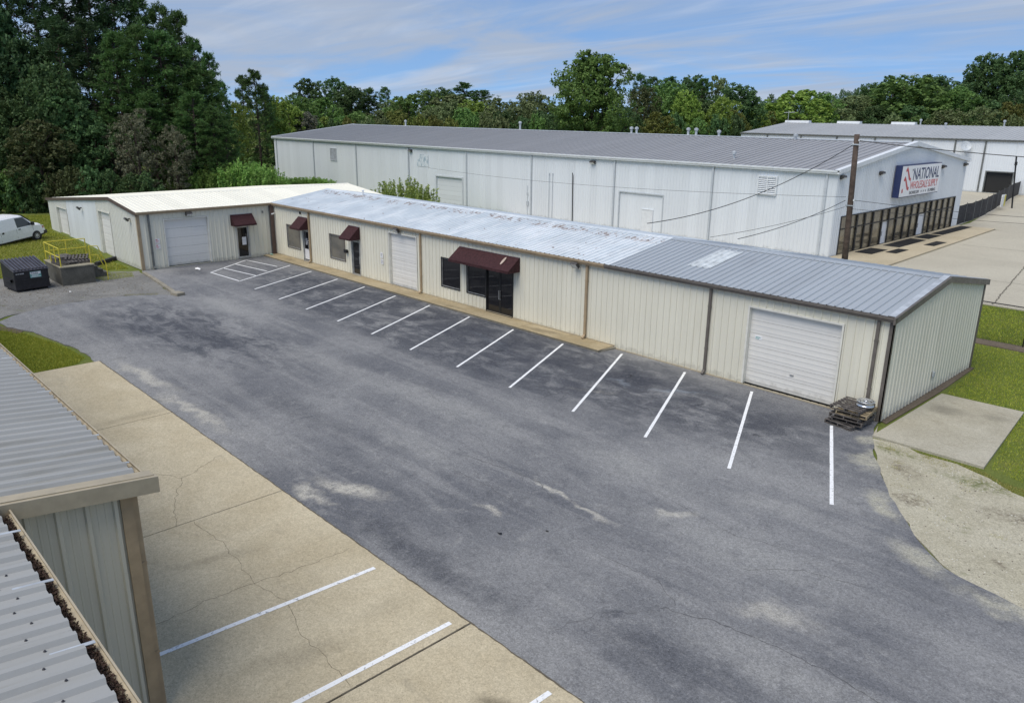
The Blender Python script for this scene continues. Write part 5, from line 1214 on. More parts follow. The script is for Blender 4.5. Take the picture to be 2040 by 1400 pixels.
# ------------------------------------------------------------------ chain-link fence on the right
cf = thing('chain_link_fence', 'black chain link fence across the lawn behind the grey-roofed end', 'fence', (2, 14.35, 0))
FX0, FX1, FYY, FH = -11.5, 15.6, 14.35, 1.80
for x in np.arange(FX0 + .03, FX1, 3.03): MB().lathe((x, FYY, -.05), [(.032, 0), (.032, FH + .06), (.036, FH + .08), (.01, FH + .11)], 10).build('post', M['black'], cf)
MB().tube([(FX0, FYY, FH), (FX1, FYY, FH)], .024, 8).build('top_rail', M['black'], cf)
cm = MB(); pit = .075
import itertools
k = 0
x = FX0 - FH
while x < FX1:
    for sgn in (1, -1):
        a0, z0, a1, z1 = (x, 0, x + FH, FH) if sgn > 0 else (x + FH, 0, x, FH)
        def clip(xc, zc, xd, zd):
            return xc, zc
        lo, hi = min(a0, a1), max(a0, a1)
        if hi < FX0 or lo > FX1: continue
        def at(xx): return z0 + (z1 - z0) * (xx - a0) / (a1 - a0)
        p, q_ = max(lo, FX0), min(hi, FX1)
        zA, zB = at(p) + .03, at(q_) + .03
        u = .0028
        cm.add([(p - u, FYY + .002 * sgn, min(zA, FH)), (p + u, FYY + .002 * sgn, min(zA, FH)), (q_ + u, FYY + .002 * sgn, min(zB, FH)), (q_ - u, FYY + .002 * sgn, min(zB, FH))], [(0, 1, 2, 3)])
        cm.add([(p, FYY - u, min(zA, FH)), (p, FYY + u, min(zA, FH)), (q_, FYY + u, min(zB, FH)), (q_, FYY - u, min(zB, FH))], [(0, 1, 2, 3)])
    x += pit
cm.build('wire_mesh', M['black'], cf, kind='stuff')

# ------------------------------------------------------------------ screened fence beside the storefront
pf = thing('screened_fence', 'black fabric screened fence running back from the storefront corner', 'fence', (-18, 78, 0))
fp = [(-16.1, 57.4), (-16.3, 60.4), (-16.45, 63.4), (-16.75, 66.5), (-17.1, 69.6), (-17.7, 73.5), (-18.4, 78), (-19.2, 83), (-20.0, 88), (-20.9, 93.5), (-21.9, 101), (-22.6, 112)]
for i in range(len(fp) - 1):
    a, b = Vector((*fp[i], 0)), Vector((*fp[i + 1], 0)); m = MB(); nn = 8; tdir = (b - a); nrm = Vector((tdir.y, -tdir.x, 0)).normalized()
    vs = []
    for j in range(nn + 1):
        f = j / nn; bow = .05 * math.sin(f * math.pi) * (1 if i % 2 else -.6); c_ = a.lerp(b, f) + nrm * bow
        vs += [c_ + ZV * .06, c_ + ZV * (1.92 - .06 * math.sin(f * math.pi))]
    m.add(vs, [(2 * j, 2 * j + 2, 2 * j + 3, 2 * j + 1) for j in range(nn)]); m.build('screen_panel', M['fabric_fence'], pf)
for i, (x, y) in enumerate(fp):
    MB().tube([(x, y, -.05), (x, y, 2.02)], .03, 8).build('post', M['grey_trim'], pf)
m = MB(); m.tube([(-17.2, 79.6, 0), (-17.75, 79.6, 5.9)], .09, 8); m.box((-17.75, 79.4, 4.85), (-17.5, 79.6, 5.25)); m.build('lamp_pole', M['black'], label='leaning black pole rising behind the screened fence', cat='pole')
q = MB(); q.box((-17.55, 76.1, .35), (-17.45, 77.4, 1.7)); nb = q.build('notice_board', M['plastic_white'], pf, label='pale notice board tied to the screened fence')
q = MB(); q.box((-17.44, 76.95, .40), (-17.42, 77.35, 1.65)); q.build('yellow_strip', M['yellow'], nb)
# white tank and crate by the warehouse's far corner
tk = thing('storage_tank', 'white plastic tank at the far left corner of the warehouse', 'tank', (-101.9, 31.2, 0), world=False)
MB().box((-.62, -.55, .14), (.62, .55, 2.0)).build('tank', M['plastic_white'], tk); MB().lathe((0, 0, 2.0), [(.25, 0), (.25, .12), (.2, .16), (.02, .17)], 12).build('cap', M['plastic_white'], tk)
m = MB(); [m.box((xx - .03, -.58, .1), (xx + .03, -.55, 2.04)) for xx in (-.6, -.2, .2, .6)]; [m.box((-.63, -.58, zz), (.63, -.56, zz + .05)) for zz in (.5, 1.0, 1.5)]; m.box((-.65, -.6, 0), (.65, .6, .13)); m.build('cage', M['grey_trim'], tk)
cr = thing('wooden_crate', 'small orange brown crate beside the white tank', 'crate', (-104.2, 30.6, 0), world=False)
for z in (.05, .32, .59, .86):
    MB().box((-.8, -.55, z), (.8, .55, z + .2)).build('board', M['crate'], cr)
# loose things on the ground
def scrap(name, label, x, y, mat, s, cat='litter', z=0.0, seed=1):
    r_ = random.Random(seed); m = MB(); nn = 9
    pts = [(x + s * r_.uniform(.6, 1.1) * math.cos(k * 2 * math.pi / nn), y + s * .6 * r_.uniform(.6, 1.1) * math.sin(k * 2 * math.pi / nn), z + .006 + r_.uniform(0, .3) * s) for k in range(nn)]
    m.add(pts + [(x, y, z + s * .45), (x, y, z)], [(k, (k + 1) % nn, nn) for k in range(nn)] + [((k + 1) % nn, k, nn + 1) for k in range(nn)]); m.build(name, M[mat], label=label, cat=cat)
scrap('crumpled_paper', 'white crumpled litter on asphalt before the wing overhead door', -41.3, -6.5, 'paper', .30, seed=2)
scrap('plastic_scrap', 'pale green plastic scrap at the inner corner of the buildings', -42.6, -.62, 'litter_green', .20, z=.12, seed=3)
scrap('tar_lump', 'larger black tar lump in the middle of the lot', -3.3, -14.65, 'black', .085, 'tar lump', seed=4)
scrap('tar_lump', 'smaller black tar lump in the middle of the lot', -2.6, -13.7, 'black', .055, 'tar lump', seed=5)
scrap('white_rag', 'white rag on the sandy dirt at the right edge', 6.4, -7.05, 'paper', .075, z=-.016, seed=6)
scrap('white_chip', 'white chip on asphalt beside the dumpster', -39.4, -14.6, 'paper', .12, seed=7)

# stones on the dirt and gravel: uncountable
def stones(name, label, region, count, smin, smax, mats, seed):
    r_ = random.Random(seed); m = MB()
    for i in range(count):
        x, y = region(r_); s = r_.uniform(smin, smax); z = -.016
        vs = [(x + s * r_.uniform(.6, 1.2) * a, y + s * r_.uniform(.6, 1.2) * b, z + s * c_ * r_.uniform(.5, 1.)) for a, b, c_ in ((1, 0, 0), (0, 1, 0), (-1, 0, 0), (0, -1, 0), (0, 0, .9))]
        m.add(vs, [(0, 1, 4), (1, 2, 4), (2, 3, 4), (3, 0, 4)])
    m.build(name, M[mats], label=label, cat='stones', kind='stuff')
def inpoly(x, y, P_):
    c_ = False; j = len(P_) - 1
    for i in range(len(P_)):
        if (P_[i][1] > y) != (P_[j][1] > y) and x < (P_[j][0] - P_[i][0]) * (y - P_[i][1]) / (P_[j][1] - P_[i][1]) + P_[i][0]: c_ = not c_
        j = i
    return c_
DIRT = [(.9, -2.0), (2.3, -4.9), (3.3, -6.3), (4.3, -7.5), (5.1, -8.3), (7, -8.7), (12, -8.9), (12, -3.5), (6.4, -3.2), (4.6, -2.2), (2, -1.7)]
def rpoly(P_):
    xs_ = [p[0] for p in P_]; ys_ = [p[1] for p in P_]
    def f(r_):
        while 1:
            x, y = r_.uniform(min(xs_), max(xs_)), r_.uniform(min(ys_), max(ys_))
            if inpoly(x, y, P_): return x, y
    return f
M['stone_pale'] = plain('stone_pale', (.50, .49, .43), .9, var=.3, scale=9); M['stone_mid'] = plain('stone_mid', (.27, .265, .245), .9, var=.35, scale=9); M['stone_dark'] = plain('stone_dark', (.16, .14, .11), .9, var=.4, scale=9)
stones('pale_stones', 'scattered pale pebbles on the sandy dirt', rpoly(DIRT), 900, .008, .030, 'stone_pale', 4)
stones('dark_stones', 'dark crumbs and twigs on the sandy dirt', rpoly(DIRT), 260, .012, .035, 'stone_dark', 5)
GRV = [(-36.9, -11), (-37, -14), (-36.7, -16.5), (-36.2, -19), (-43, -19.5), (-44.2, -15), (-42.6, -10.2), (-38.6, -10.3)]
stones('gravel_stones', 'loose gravel around the dumpster', rpoly(GRV), 1100, .012, .04, 'stone_mid', 6)
stones('dark_gravel_stones', 'dark broken asphalt crumbs around the dumpster', rpoly(GRV), 700, .015, .06, 'stone_dark', 7)

# ------------------------------------------------------------------ foliage
def quads_mesh(name, V, mat, nv=4):
    V = np.ascontiguousarray(V, dtype=np.float32).reshape(-1, 3); nf = len(V) // nv
    me = D.meshes.new(name); me.vertices.add(len(V)); me.vertices.foreach_set('co', V.ravel())
    me.loops.add(nf * nv); me.loops.foreach_set('vertex_index', np.arange(nf * nv, dtype=np.int32))
    me.polygons.add(nf); me.polygons.foreach_set('loop_start', np.arange(0, nf * nv, nv, dtype=np.int32)); me.polygons.foreach_set('loop_total', np.full(nf, nv, dtype=np.int32))
    if mat: me.materials.append(mat)
    me.update(calc_edges=True); me.validate(); return me
def unit(v): return v / np.maximum(np.linalg.norm(v, axis=-1, keepdims=True), 1e-6)
def leaves(P_, Nn, size, rs, asp=.55, jit=.9):
    n = len(P_); nn = unit(Nn + rs.normal(0, jit, (n, 3)))
    a = unit(np.cross(nn, rs.normal(0, 1, (n, 3)))); b = np.cross(nn, a)
    s = (size * rs.uniform(.6, 1.35, n))[:, None]
    return np.stack([P_ - a * s, P_ + b * s * asp, P_ + a * s, P_ - b * s * asp], 1)
def broad_mesh(seed, H, W_, nleaf, lsize, lobes=24, base=.22, shape=1.):
    rs = np.random.RandomState(seed)
    C_ = []; Rr = []
    for i in range(lobes):
        t = (i + .5) / lobes
        z = base + (1 - base) * (.12 + .80 * t)
        prof = math.sin(math.pi * min(1, (.14 + .80 * t ** shape))) ** .62
        ang = i * 2.399 + rs.uniform(-.5, .5); rad = prof * rs.uniform(.30, .74)
        C_.append((math.cos(ang) * rad * W_ / 2, math.sin(ang) * rad * W_ / 2, z * H)); Rr.append(W_ / 2 * rs.uniform(.24, .42) * (.6 + .4 * prof))
    C_ = np.array(C_); Rr = np.array(Rr)
    # every lobe carries smaller tufts; leaves sit on the tufts
    nt = 26; T_ = []; TR = []; TN = []
    for c_, r_ in zip(C_, Rr):
        d = unit(rs.normal(0, 1, (nt, 3)) + [0, 0, .25]); T_.append(c_ + d * r_ * rs.uniform(.62, 1.04, (nt, 1)) * [1, 1, .85]); TR.append(np.full(nt, r_) * rs.uniform(.18, .36, nt)); TN.append(d)
    T_ = np.concatenate(T_); TR = np.concatenate(TR); TN = np.concatenate(TN)
    k = rs.randint(0, len(T_), nleaf); d = unit(rs.normal(0, 1, (nleaf, 3)) + TN[k] * .5)
    P_ = T_[k] + d * (TR[k] * rs.uniform(.3, 1.05, nleaf))[:, None]
    P_[:, 2] = np.maximum(P_[:, 2], .05 * H * rs.uniform(.3, 1, nleaf))
    V = leaves(P_, d * .7 + TN[k] * .5, lsize, rs)
    tr = MB(); r0 = max(.12, H * .017)
    tr.tube([(0, 0, -.1), (.1, .05, H * .25), (-.1, .1, H * .55), (0, 0, H * .82)], [r0 * 1.2, r0, r0 * .6, r0 * .2], 8)
    for i in range(0, lobes, 2):
        c_ = C_[i]; z0 = max(.15 * H, c_[2] - .28 * H); tr.tube([(0, 0, z0), (c_[0] * .5, c_[1] * .5, (z0 + c_[2]) / 2 + .02 * H), tuple(c_)], [r0 * .45, r0 * .3, r0 * .1], 5)
    return quads_mesh('crown', V, LEAF['green']), tr.mesh('trunk', M['bark'], True)
def pine_mesh(seed, H, W_, npuff, nneed, nl=.36):
    rs = np.random.RandomState(seed); tr = MB(); r0 = .21
    tr.tube([(0, 0, -.1), (.08, 0, H * .3), (.0, .12, H * .65), (0, 0, H * .97)], [r0 * 1.25, r0, r0 * .62, .05], 8)
    P_ = []; Q = []
    nb = npuff // 5
    for i in range(nb):
        t = (i + rs.rand()) / nb; z = H * (.16 + .82 * t ** .85)
        L_ = W_ / 2 * (1 - t) ** .55 * (.35 + .65 * min(1, t * 3.5 + .3)) * rs.uniform(.55, 1.12) + .25
        a = rs.rand() * 6.283; dz = L_ * (.10 + .45 * t) * rs.uniform(.2, 1.3)
        e = np.array([math.cos(a) * L_, math.sin(a) * L_, z + dz]); s = np.array([0, 0, z])
        tr.tube([tuple(s), tuple((s + e) / 2 + [0, 0, -.03 * L_]), tuple(e)], [.055, .035, .012], 4, cap=False)
        for k in range(5):
            f = rs.uniform(.45, 1.04); q = s + (e - s) * f + rs.normal(0, .16 + .05 * L_, 3); P_.append(q); Q.append(unit((e - s) * [1, 1, .5] + [0, 0, .55 * L_]))
    P_ = np.array(P_); Q = np.array(Q); n = len(P_)
    k = np.repeat(np.arange(n), nneed); d = unit(rs.normal(0, 1, (len(k), 3)) + Q[k] * .75)
    c_ = P_[k] + rs.normal(0, .12, (len(k), 3)); l = (nl * rs.uniform(.7, 1.3, len(k)))[:, None]
    a = unit(np.cross(d, rs.normal(0, 1, (len(k), 3)))); w = .050
    V = np.stack([c_ - a * w, c_ + a * w, c_ + d * l * 1.0 + a * w * .5, c_ + d * l - a * w * .5], 1)
    return quads_mesh('crown', V, LEAF['pine']), tr.mesh('trunk', M['bark'], True)
def weed_mesh(seed, H, W_, ns, nlv):
    rs = np.random.RandomState(seed); V = []; tr = MB()
    for i in range(ns):
        a = rs.rand() * 6.283; r_ = W_ / 2 * math.sqrt(rs.rand()) * .75; b = np.array([math.cos(a) * r_, math.sin(a) * r_, 0]); h = H * rs.uniform(.55, 1.05) * (1 - .35 * (r_ / (W_ / 2)) ** 2)
        e = b + [math.cos(a) * W_ * .12 * rs.rand() + rs.normal(0, .1), math.sin(a) * W_ * .12 * rs.rand() + rs.normal(0, .1), h]
        tr.tube([tuple(b), tuple(e)], [.012, .005], 3, cap=False)
        f = rs.uniform(.12, 1.0, nlv) ** .8; p = b + (e - b) * f[:, None] + rs.normal(0, .09, (nlv, 3)) * (1.25 - f)[:, None]
        V.append(leaves(p, rs.normal(0, 1, (nlv, 3)) + [0, 0, .6], .105, rs, .34))
    return quads_mesh('foliage', np.concatenate(V), LEAF['weed']), tr.mesh('stems', M['bark'], True)
PROTO = {
    'pine': [pine_mesh(s, 24., 9., 620, 20) for s in (1, 2, 3, 4)],
    'broad': [broad_mesh(11, 14, 10, 12000, .20), broad_mesh(12, 14, 10, 12000, .20, 20, .12), broad_mesh(13, 14, 10, 12000, .20, 28, .18, 1.2), broad_mesh(14, 14, 10, 9000, .20, 18, .12, .8), broad_mesh(15, 14, 10, 9000, .18, 22, .2, 1.1)],
    'hero': [broad_mesh(31, 20, 14, 42000, .21, 46, .06, 1.05)],
    'vine': [broad_mesh(41, 10, 6, 6500, .11, 20, .10), broad_mesh(42, 10, 6, 6000, .11, 16, .12)],
    'bush': [broad_mesh(51, 4.5, 5, 4200, .15, 14, .02), broad_mesh(52, 4.5, 5, 4200, .15, 12, .02), broad_mesh(53, 4.5, 5, 4000, .14, 16, .02)],
    'weed': [weed_mesh(61, 3, 2.7, 130, 60), weed_mesh(62, 3, 2.7, 120, 60), weed_mesh(63, 4, 4.5, 230, 80)],
}
DIM = {'pine': (24, 9), 'broad': (14, 10), 'hero': (20, 14), 'vine': (10, 6), 'bush': (4.5, 5), 'weed': (3, 2.7)}
NAME = {'pine': 'pine_tree', 'broad': 'broadleaf_tree', 'hero': 'broadleaf_tree', 'vine': 'vine_covered_tree', 'bush': 'bush', 'weed': 'tall_weed'}
LAB = {0: ('tall dark pine in the dense wood behind the pale-roofed wing', 'tree', 'pines of the left wood'),
       1: ('dark broadleaf tree at the edge of the left wood', 'tree', 'broadleaf trees at the edge of the left wood'),
       2: ('rounded brownish green tree above the parked white van', 'tree', None),
       3: ('tallest grey-brown vine-covered tree before the dark wood', 'tree', None),
       4: ('grey-brown vine-covered tree nearest the right edge of the wood', 'tree', None),
       5: ('smallest grey-brown vine-covered tree, left of the other two', 'tree', None),
       6: ('yellow-green tree at the right foot of the pine wood', 'tree', None),
       7: ('yellow-green tree behind the far left corner of the warehouse', 'tree', None),
       8: ('low undergrowth bush at the foot of the left wood', 'bush', 'undergrowth of the left wood'),
       9: ('tree in the mixed treeline behind the warehouse roof, left of the big tree', 'tree', 'treeline left of the big tree'),
       10: ('huge bright green round tree towering behind the warehouse', 'tree', None),
       11: ('tree in the treeline just right of the huge bright tree', 'tree', 'treeline right of the big tree'),
       12: ('tree on the wooded rise behind the far warehouse', 'tree', 'trees behind the far warehouse'),
       13: ('hazy far-off tree on the distant low ridge', 'tree', 'trees of the distant ridge'),
       14: ('low bush under the treeline behind the warehouses', 'bush', 'bushes under the treeline'),
       15: ('tall green weeds behind the pale roof of the wing', 'weeds', 'weeds behind the wing'),
       16: ('big feathery yellow-green weed clump between shop roof and warehouse', 'weeds', None),
       17: ('tiny green weed tip peeking over the wing roof', 'weeds', None)}
TREES=[('pine',-102.9,-10.0,26.2,8.5,'pine_dark',0),('pine',-99.6,-7.7,27.6,8.5,'pine_dark',0),('pine',-99.6,-5.1,25.9,8.6,'pine_dark',0),('pine',-95.5,-2.9,27.1,8.5,'pine_dark',0),('pine',-92.7,-0.9,25.0,8.4,'pine_dark',0),('pine',-92.9,2.0,25.7,8.6,'pine_dark',0),('pine',-94.3,5.2,25.6,8.9,'pine_dark',0),('pine',-91.7,6.8,23.7,8.9,'pine_dark',0),('pine',-91.7,9.6,22.8,6.6,'pine',0),('pine',-86.6,10.0,20.9,5.8,'pine',0),('pine',-87.2,12.2,20.4,5.3,'pine',0),('pine',-84.4,12.7,17.5,4.7,'pine',0),('pine',-82.8,13.5,16.0,4.1,'pine',0),('pine',-81.6,14.1,12.9,3.5,'pine',0),('broad',-90.4,-8.4,18.3,7.0,'pine_dark',1),('broad',-91.4,-5.0,20.4,7.3,'pine_dark',1),('broad',-88.7,-2.8,16.7,7.2,'pine_dark',1),('pine',-86.5,-0.7,18.7,7.2,'pine_dark',0),('pine',-84.5,1.4,18.5,7.2,'pine_dark',0),('pine',-79.9,2.5,17.2,7.0,'pine',0),('pine',-78.6,4.5,18.0,7.1,'pine',0),('pine',-78.5,6.5,17.4,7.2,'pine',0),('pine',-77.6,8.2,16.0,7.2,'pine',0),('pine',-76.8,9.7,13.8,7.2,'pine',0),('broad',-85.0,-8.5,12.3,7.4,'dark',1),('broad',-83.1,-6.6,10.7,5.9,'dark',1),('broad',-79.5,-2.8,11.3,6.4,'dark',1),('broad',-77.8,-1.0,9.0,5.9,'dark',1),('broad',-80.2,-3.5,13.9,6.4,'dark',1),('broad',-78.3,-6.1,8.9,7.9,'brown',2),('vine',-72.8,1.2,10.1,5.3,'vine',3),('vine',-71.3,4.2,8.6,4.4,'vine',4),('vine',-76.6,0.2,7.6,3.5,'vine',5),('pine',-72.9,7.2,11.5,5.1,'pine',0),('pine',-71.6,8.5,10.2,4.6,'pine',0),('pine',-70.8,9.4,8.3,4.1,'pine',0),('pine',-75.9,4.0,11.4,6.1,'pine',0),('pine',-73.7,6.3,9.1,4.6,'pine',0),('broad',-91.0,20.0,10.8,4.8,'yellowgreen',6),('pine',-108.2,29.3,14.7,4.6,'pine',0),('pine',-104.8,29.7,15.4,5.6,'pine',0),('broad',-116.6,38.6,12.1,7.1,'yellowgreen',7),('pine',-113.8,35.4,13.4,4.9,'pine',0),('broad',-76.4,11.0,5.4,3.2,'green',1),('bush',-79.6,-10.5,4.8,3.5,'dark',8),('bush',-78.5,-9.3,4.2,3.5,'green',8),('bush',-77.6,-8.3,4.5,3.5,'dark',8),('bush',-76.5,-7.2,4.5,3.5,'dark',8),('bush',-74.8,-5.4,4.2,3.5,'brown',8),('bush',-73.8,-4.4,4.6,3.5,'brown',8),('bush',-72.8,-3.3,4.6,3.5,'dark',8),('bush',-71.6,-2.1,4.3,3.5,'dark',8),('bush',-70.1,-0.5,4.1,3.5,'dark',8),('bush',-69.1,0.5,4.1,3.5,'dark',8),('bush',-89.1,9.8,3.4,4.4,'brown',8),('bush',-87.7,11.3,3.1,4.4,'dark',8),('bush',-85.8,13.3,3.4,4.4,'dark',8),('bush',-92.1,17.6,3.2,4.8,'green',8),('bush',-101.7,24.8,4.0,5.3,'green',8),('bush',-111.3,32.1,3.4,5.9,'green',8),('bush',-120.1,40.1,2.8,6.4,'dark',8),('broad',-147.3,59.4,12.7,6.4,'green',9),('broad',-206.5,95.9,19.0,8.1,'dark',9),('broad',-205.6,104.3,19.2,10.6,'dark',9),('broad',-175.3,90.7,15.8,9.2,'dark',9),('broad',-166.8,76.8,13.3,8.6,'green',9),('pine',-176.5,97.0,15.7,6.8,'pine',9),('pine',-190.8,112.2,16.6,4.4,'pine',9),('broad',-154.2,90.1,12.3,7.3,'olive',9),('broad',-143.6,86.0,13.8,9.3,'green',9),('broad',-157.4,101.8,15.2,9.0,'green',9),('broad',-158.4,108.3,15.6,7.9,'dark',9),('pine',-174.8,129.0,18.1,8.9,'pine',9),('pine',-167.3,129.3,16.0,8.7,'pine',9),('broad',-132.3,90.2,14.0,10.1,'olive',9),('broad',-121.3,86.7,12.2,7.4,'yellowgreen',9),('broad',-126.1,96.8,13.2,6.8,'olive',9),('broad',-134.7,110.4,12.6,7.3,'olive',9),('broad',-127.7,110.3,14.5,7.1,'olive',9),('broad',-128.8,116.6,12.7,7.3,'olive',9),('broad',-122.3,47.7,9.6,5.4,'grey',9),('broad',-122.3,50.8,9.0,4.1,'yellowgreen',9),('broad',-122.5,55.1,9.0,4.2,'green',9),('broad',-120.3,57.4,9.7,5.6,'green',9),('broad',-122.4,62.8,10.4,5.3,'olive',9),('broad',-120.1,65.2,10.1,4.8,'autumn',9),('broad',-122.6,44.4,11.4,5.3,'yellowgreen',9),('broad',-115.1,67.4,9.1,4.8,'yellowgreen',9),('broad',-118.5,74.4,10.9,6.0,'olive',9),('broad',-112.7,72.9,12.4,5.3,'olive',9),('broad',-110.7,75.0,10.6,6.8,'green',9),('broad',-109.0,79.9,11.0,5.9,'olive',9),('broad',-105.1,80.9,10.3,5.8,'dark',9),('broad',-102.4,83.7,11.4,5.8,'olive',9),('broad',-96.4,82.4,10.6,6.5,'dark',9),('hero',-78.6,75.3,20.6,14.2,'hero',10),('pine',-139.3,166.2,21.0,5.9,'pine',11),('pine',-139.9,173.1,20.4,6.8,'pine',11),('pine',-139.6,181.0,20.7,7.7,'pine',11),('broad',-132.0,181.4,20.8,10.6,'dark',11),('broad',-115.1,168.8,20.4,6.9,'olive',11),('pine',-114.9,161.4,19.1,6.8,'pine',11),('broad',-86.9,99.9,14.9,6.8,'brown',11),('broad',-87.0,107.4,15.9,7.0,'green',11),('broad',-80.0,95.0,10.6,6.4,'autumn',11),('broad',-81.4,105.7,14.2,5.8,'yellowgreen',11),('broad',-82.0,112.6,13.1,6.0,'dark',11),('broad',-76.6,110.7,13.3,5.3,'yellowgreen',11),('broad',-83.0,126.7,15.9,9.0,'dark',11),('broad',-77.7,117.1,11.3,5.0,'autumn',11),('broad',-83.3,134.0,12.2,6.0,'yellowgreen',11),('broad',-86.4,145.9,11.1,5.8,'autumn',12),('broad',-91.2,80.3,9.7,5.4,'dark',11),('broad',-83.1,88.7,11.2,5.4,'dark',11),('broad',-84.6,155.3,16.2,13.1,'yellowgreen',12),('broad',-83.4,164.1,15.3,8.6,'green',12),('broad',-83.1,179.6,15.2,11.6,'olive',12),('broad',-82.7,187.6,15.2,7.9,'olive',12),('broad',-122.8,289.4,22.0,11.6,'dark',12),('broad',-111.5,278.5,24.6,12.8,'dark',12),('broad',-73.0,190.2,19.6,16.7,'green',12),('broad',-85.0,238.2,22.6,10.8,'dark',12),('broad',-71.7,206.7,20.3,16.2,'dark',12),('broad',-64.1,199.5,17.2,10.3,'green',12),('broad',-83.2,270.2,25.2,10.0,'dark',12),('broad',-78.3,267.9,29.2,12.3,'dark',12),('broad',-71.8,267.1,30.4,13.7,'dark',12),('broad',-68.4,270.6,29.8,11.3,'dark',12),('broad',-64.7,274.5,28.9,12.9,'dark',12),('broad',-58.8,205.0,14.9,11.6,'dark',12),('broad',-54.1,217.5,16.5,10.6,'dark',12),('broad',-51.3,197.7,13.9,7.9,'autumn',12),('broad',-54.2,187.1,12.5,8.3,'olive',12),('broad',-59.3,181.8,11.7,7.1,'olive',12),('broad',-67.6,180.7,13.1,8.6,'dark',12),('broad',-75.3,180.2,12.5,8.8,'dark',12),('broad',-75.3,225.6,19.1,10.1,'dark',12),('broad',-83.9,171.1,12.3,7.5,'dark',12),('broad',-90.4,156.8,12.1,6.1,'green',12),('broad',-278.2,464.9,21.0,8.8,'far',13),('broad',-312.0,532.8,20.7,9.9,'far',13),('broad',-301.4,524.4,20.4,9.7,'far',13),('broad',-267.4,473.2,23.7,8.7,'far',13),('broad',-303.9,549.7,22.2,10.0,'far',13),('broad',-277.1,510.5,20.3,9.2,'far',13),('broad',-282.3,530.5,21.5,9.5,'far',13),('broad',-265.5,508.5,25.2,9.1,'far',13),('broad',-268.2,523.9,25.9,9.3,'far',13),('broad',-262.2,522.6,20.3,9.2,'far',13),('broad',-256.9,522.1,26.6,9.1,'far',13),('broad',-242.4,502.5,25.2,8.8,'far',13),('broad',-267.2,566.0,26.4,9.7,'far',13),('broad',-245.1,529.4,27.9,9.1,'far',13),('broad',-267.3,589.9,28.2,10.0,'far',13),('broad',-235.4,529.7,29.5,9.0,'far',13),('broad',-226.5,520.4,29.2,8.8,'far',13),('broad',-245.3,576.0,32.0,9.6,'far',13),('bush',-125.5,44.5,9.0,5.4,'autumn',14),('bush',-123.3,46.7,8.6,5.4,'dark',14),('bush',-121.2,48.9,8.2,5.4,'green',14),('bush',-119.1,51.1,8.4,5.4,'dark',14),('bush',-117.0,53.3,8.5,5.4,'autumn',14),('bush',-114.9,55.5,8.6,5.4,'olive',14),('bush',-112.8,57.7,8.8,5.4,'olive',14),('bush',-110.6,60.0,8.9,5.4,'autumn',14),('bush',-108.5,62.2,9.3,5.4,'autumn',14),('bush',-106.4,64.4,9.0,5.4,'autumn',14),('bush',-104.3,66.6,8.7,5.4,'autumn',14),('bush',-102.2,68.8,9.3,5.4,'green',14),('bush',-100.1,71.0,9.3,5.4,'olive',14),('bush',-98.0,73.2,9.1,5.4,'olive',14),('bush',-95.8,75.5,9.2,5.4,'dark',14),('bush',-93.7,77.7,9.5,5.4,'green',14),('bush',-95.5,84.8,8.9,5.6,'olive',14),('bush',-92.9,87.6,9.2,5.6,'dark',14),('bush',-90.3,90.3,9.4,5.6,'dark',14),('bush',-87.8,93.0,9.2,5.6,'dark',14),('bush',-85.2,95.7,9.2,5.6,'olive',14),('bush',-82.6,98.4,9.6,5.6,'olive',14),('bush',-80.0,101.1,9.8,5.6,'dark',14),('bush',-77.4,103.9,9.2,5.6,'green',14),('bush',-74.8,106.6,9.8,5.6,'dark',14),('bush',-72.2,109.3,9.7,5.6,'dark',14),('bush',-92.0,149.1,10.1,7.2,'olive',14),('bush',-88.7,152.5,9.9,7.2,'dark',14),('bush',-85.4,156.0,9.6,7.2,'olive',14),('bush',-82.1,159.4,10.2,7.2,'olive',14),('bush',-78.8,162.9,9.5,7.2,'green',14),('bush',-75.5,166.4,9.7,7.2,'olive',14),('bush',-72.2,169.8,9.6,7.2,'dark',14),('bush',-68.9,173.3,10.6,7.2,'olive',14),('bush',-65.6,176.7,9.8,7.2,'green',14),('bush',-62.3,180.2,10.0,7.2,'olive',14),('bush',-58.9,183.7,10.2,7.2,'green',14),('bush',-55.6,187.1,10.0,7.2,'dark',14),('bush',-52.3,190.6,10.4,7.2,'dark',14),('bush',-49.0,194.0,10.6,7.2,'olive',14),('bush',-45.7,197.5,10.1,7.2,'green',14),('weed',-73.2,5.3,2.7,2.0,'weed',15),('weed',-72.4,6.1,3.1,2.2,'weed',15),('weed',-71.7,6.9,3.3,2.3,'weed',15),('weed',-71.0,7.6,3.5,2.4,'weed',15),('weed',-70.3,8.3,3.6,2.3,'weed',15),('weed',-69.7,9.0,3.9,2.5,'weed',15),('weed',-69.0,9.7,4.0,2.6,'weed',15),('weed',-68.4,10.3,4.1,2.7,'weed',15),('weed',-67.8,11.0,3.9,2.6,'weed',15),('weed',-67.2,11.6,3.6,2.4,'weed',15),('weed',-66.5,12.3,3.2,2.1,'weed',15),('weed',-87.2,24.0,1.1,2.6,'weed',15),('weed',-86.1,25.2,1.3,2.9,'weed',15),('weed',-84.9,26.3,1.4,2.9,'weed',15),('weed',-83.8,27.5,1.2,2.4,'weed',15),('weed',-47.2,14.4,4.0,4.5,'weed2',16),('weed',-47.1,11.4,3.7,0.6,'weed2',17),]
tr_ = random.Random(21); used = {}
ORD = ['', 'second ', 'third ', 'fourth ', 'fifth ', 'sixth ', 'seventh ', 'eighth ', 'ninth ', 'tenth ', 'eleventh ', 'twelfth ', 'thirteenth ', 'fourteenth ', 'fifteenth ']
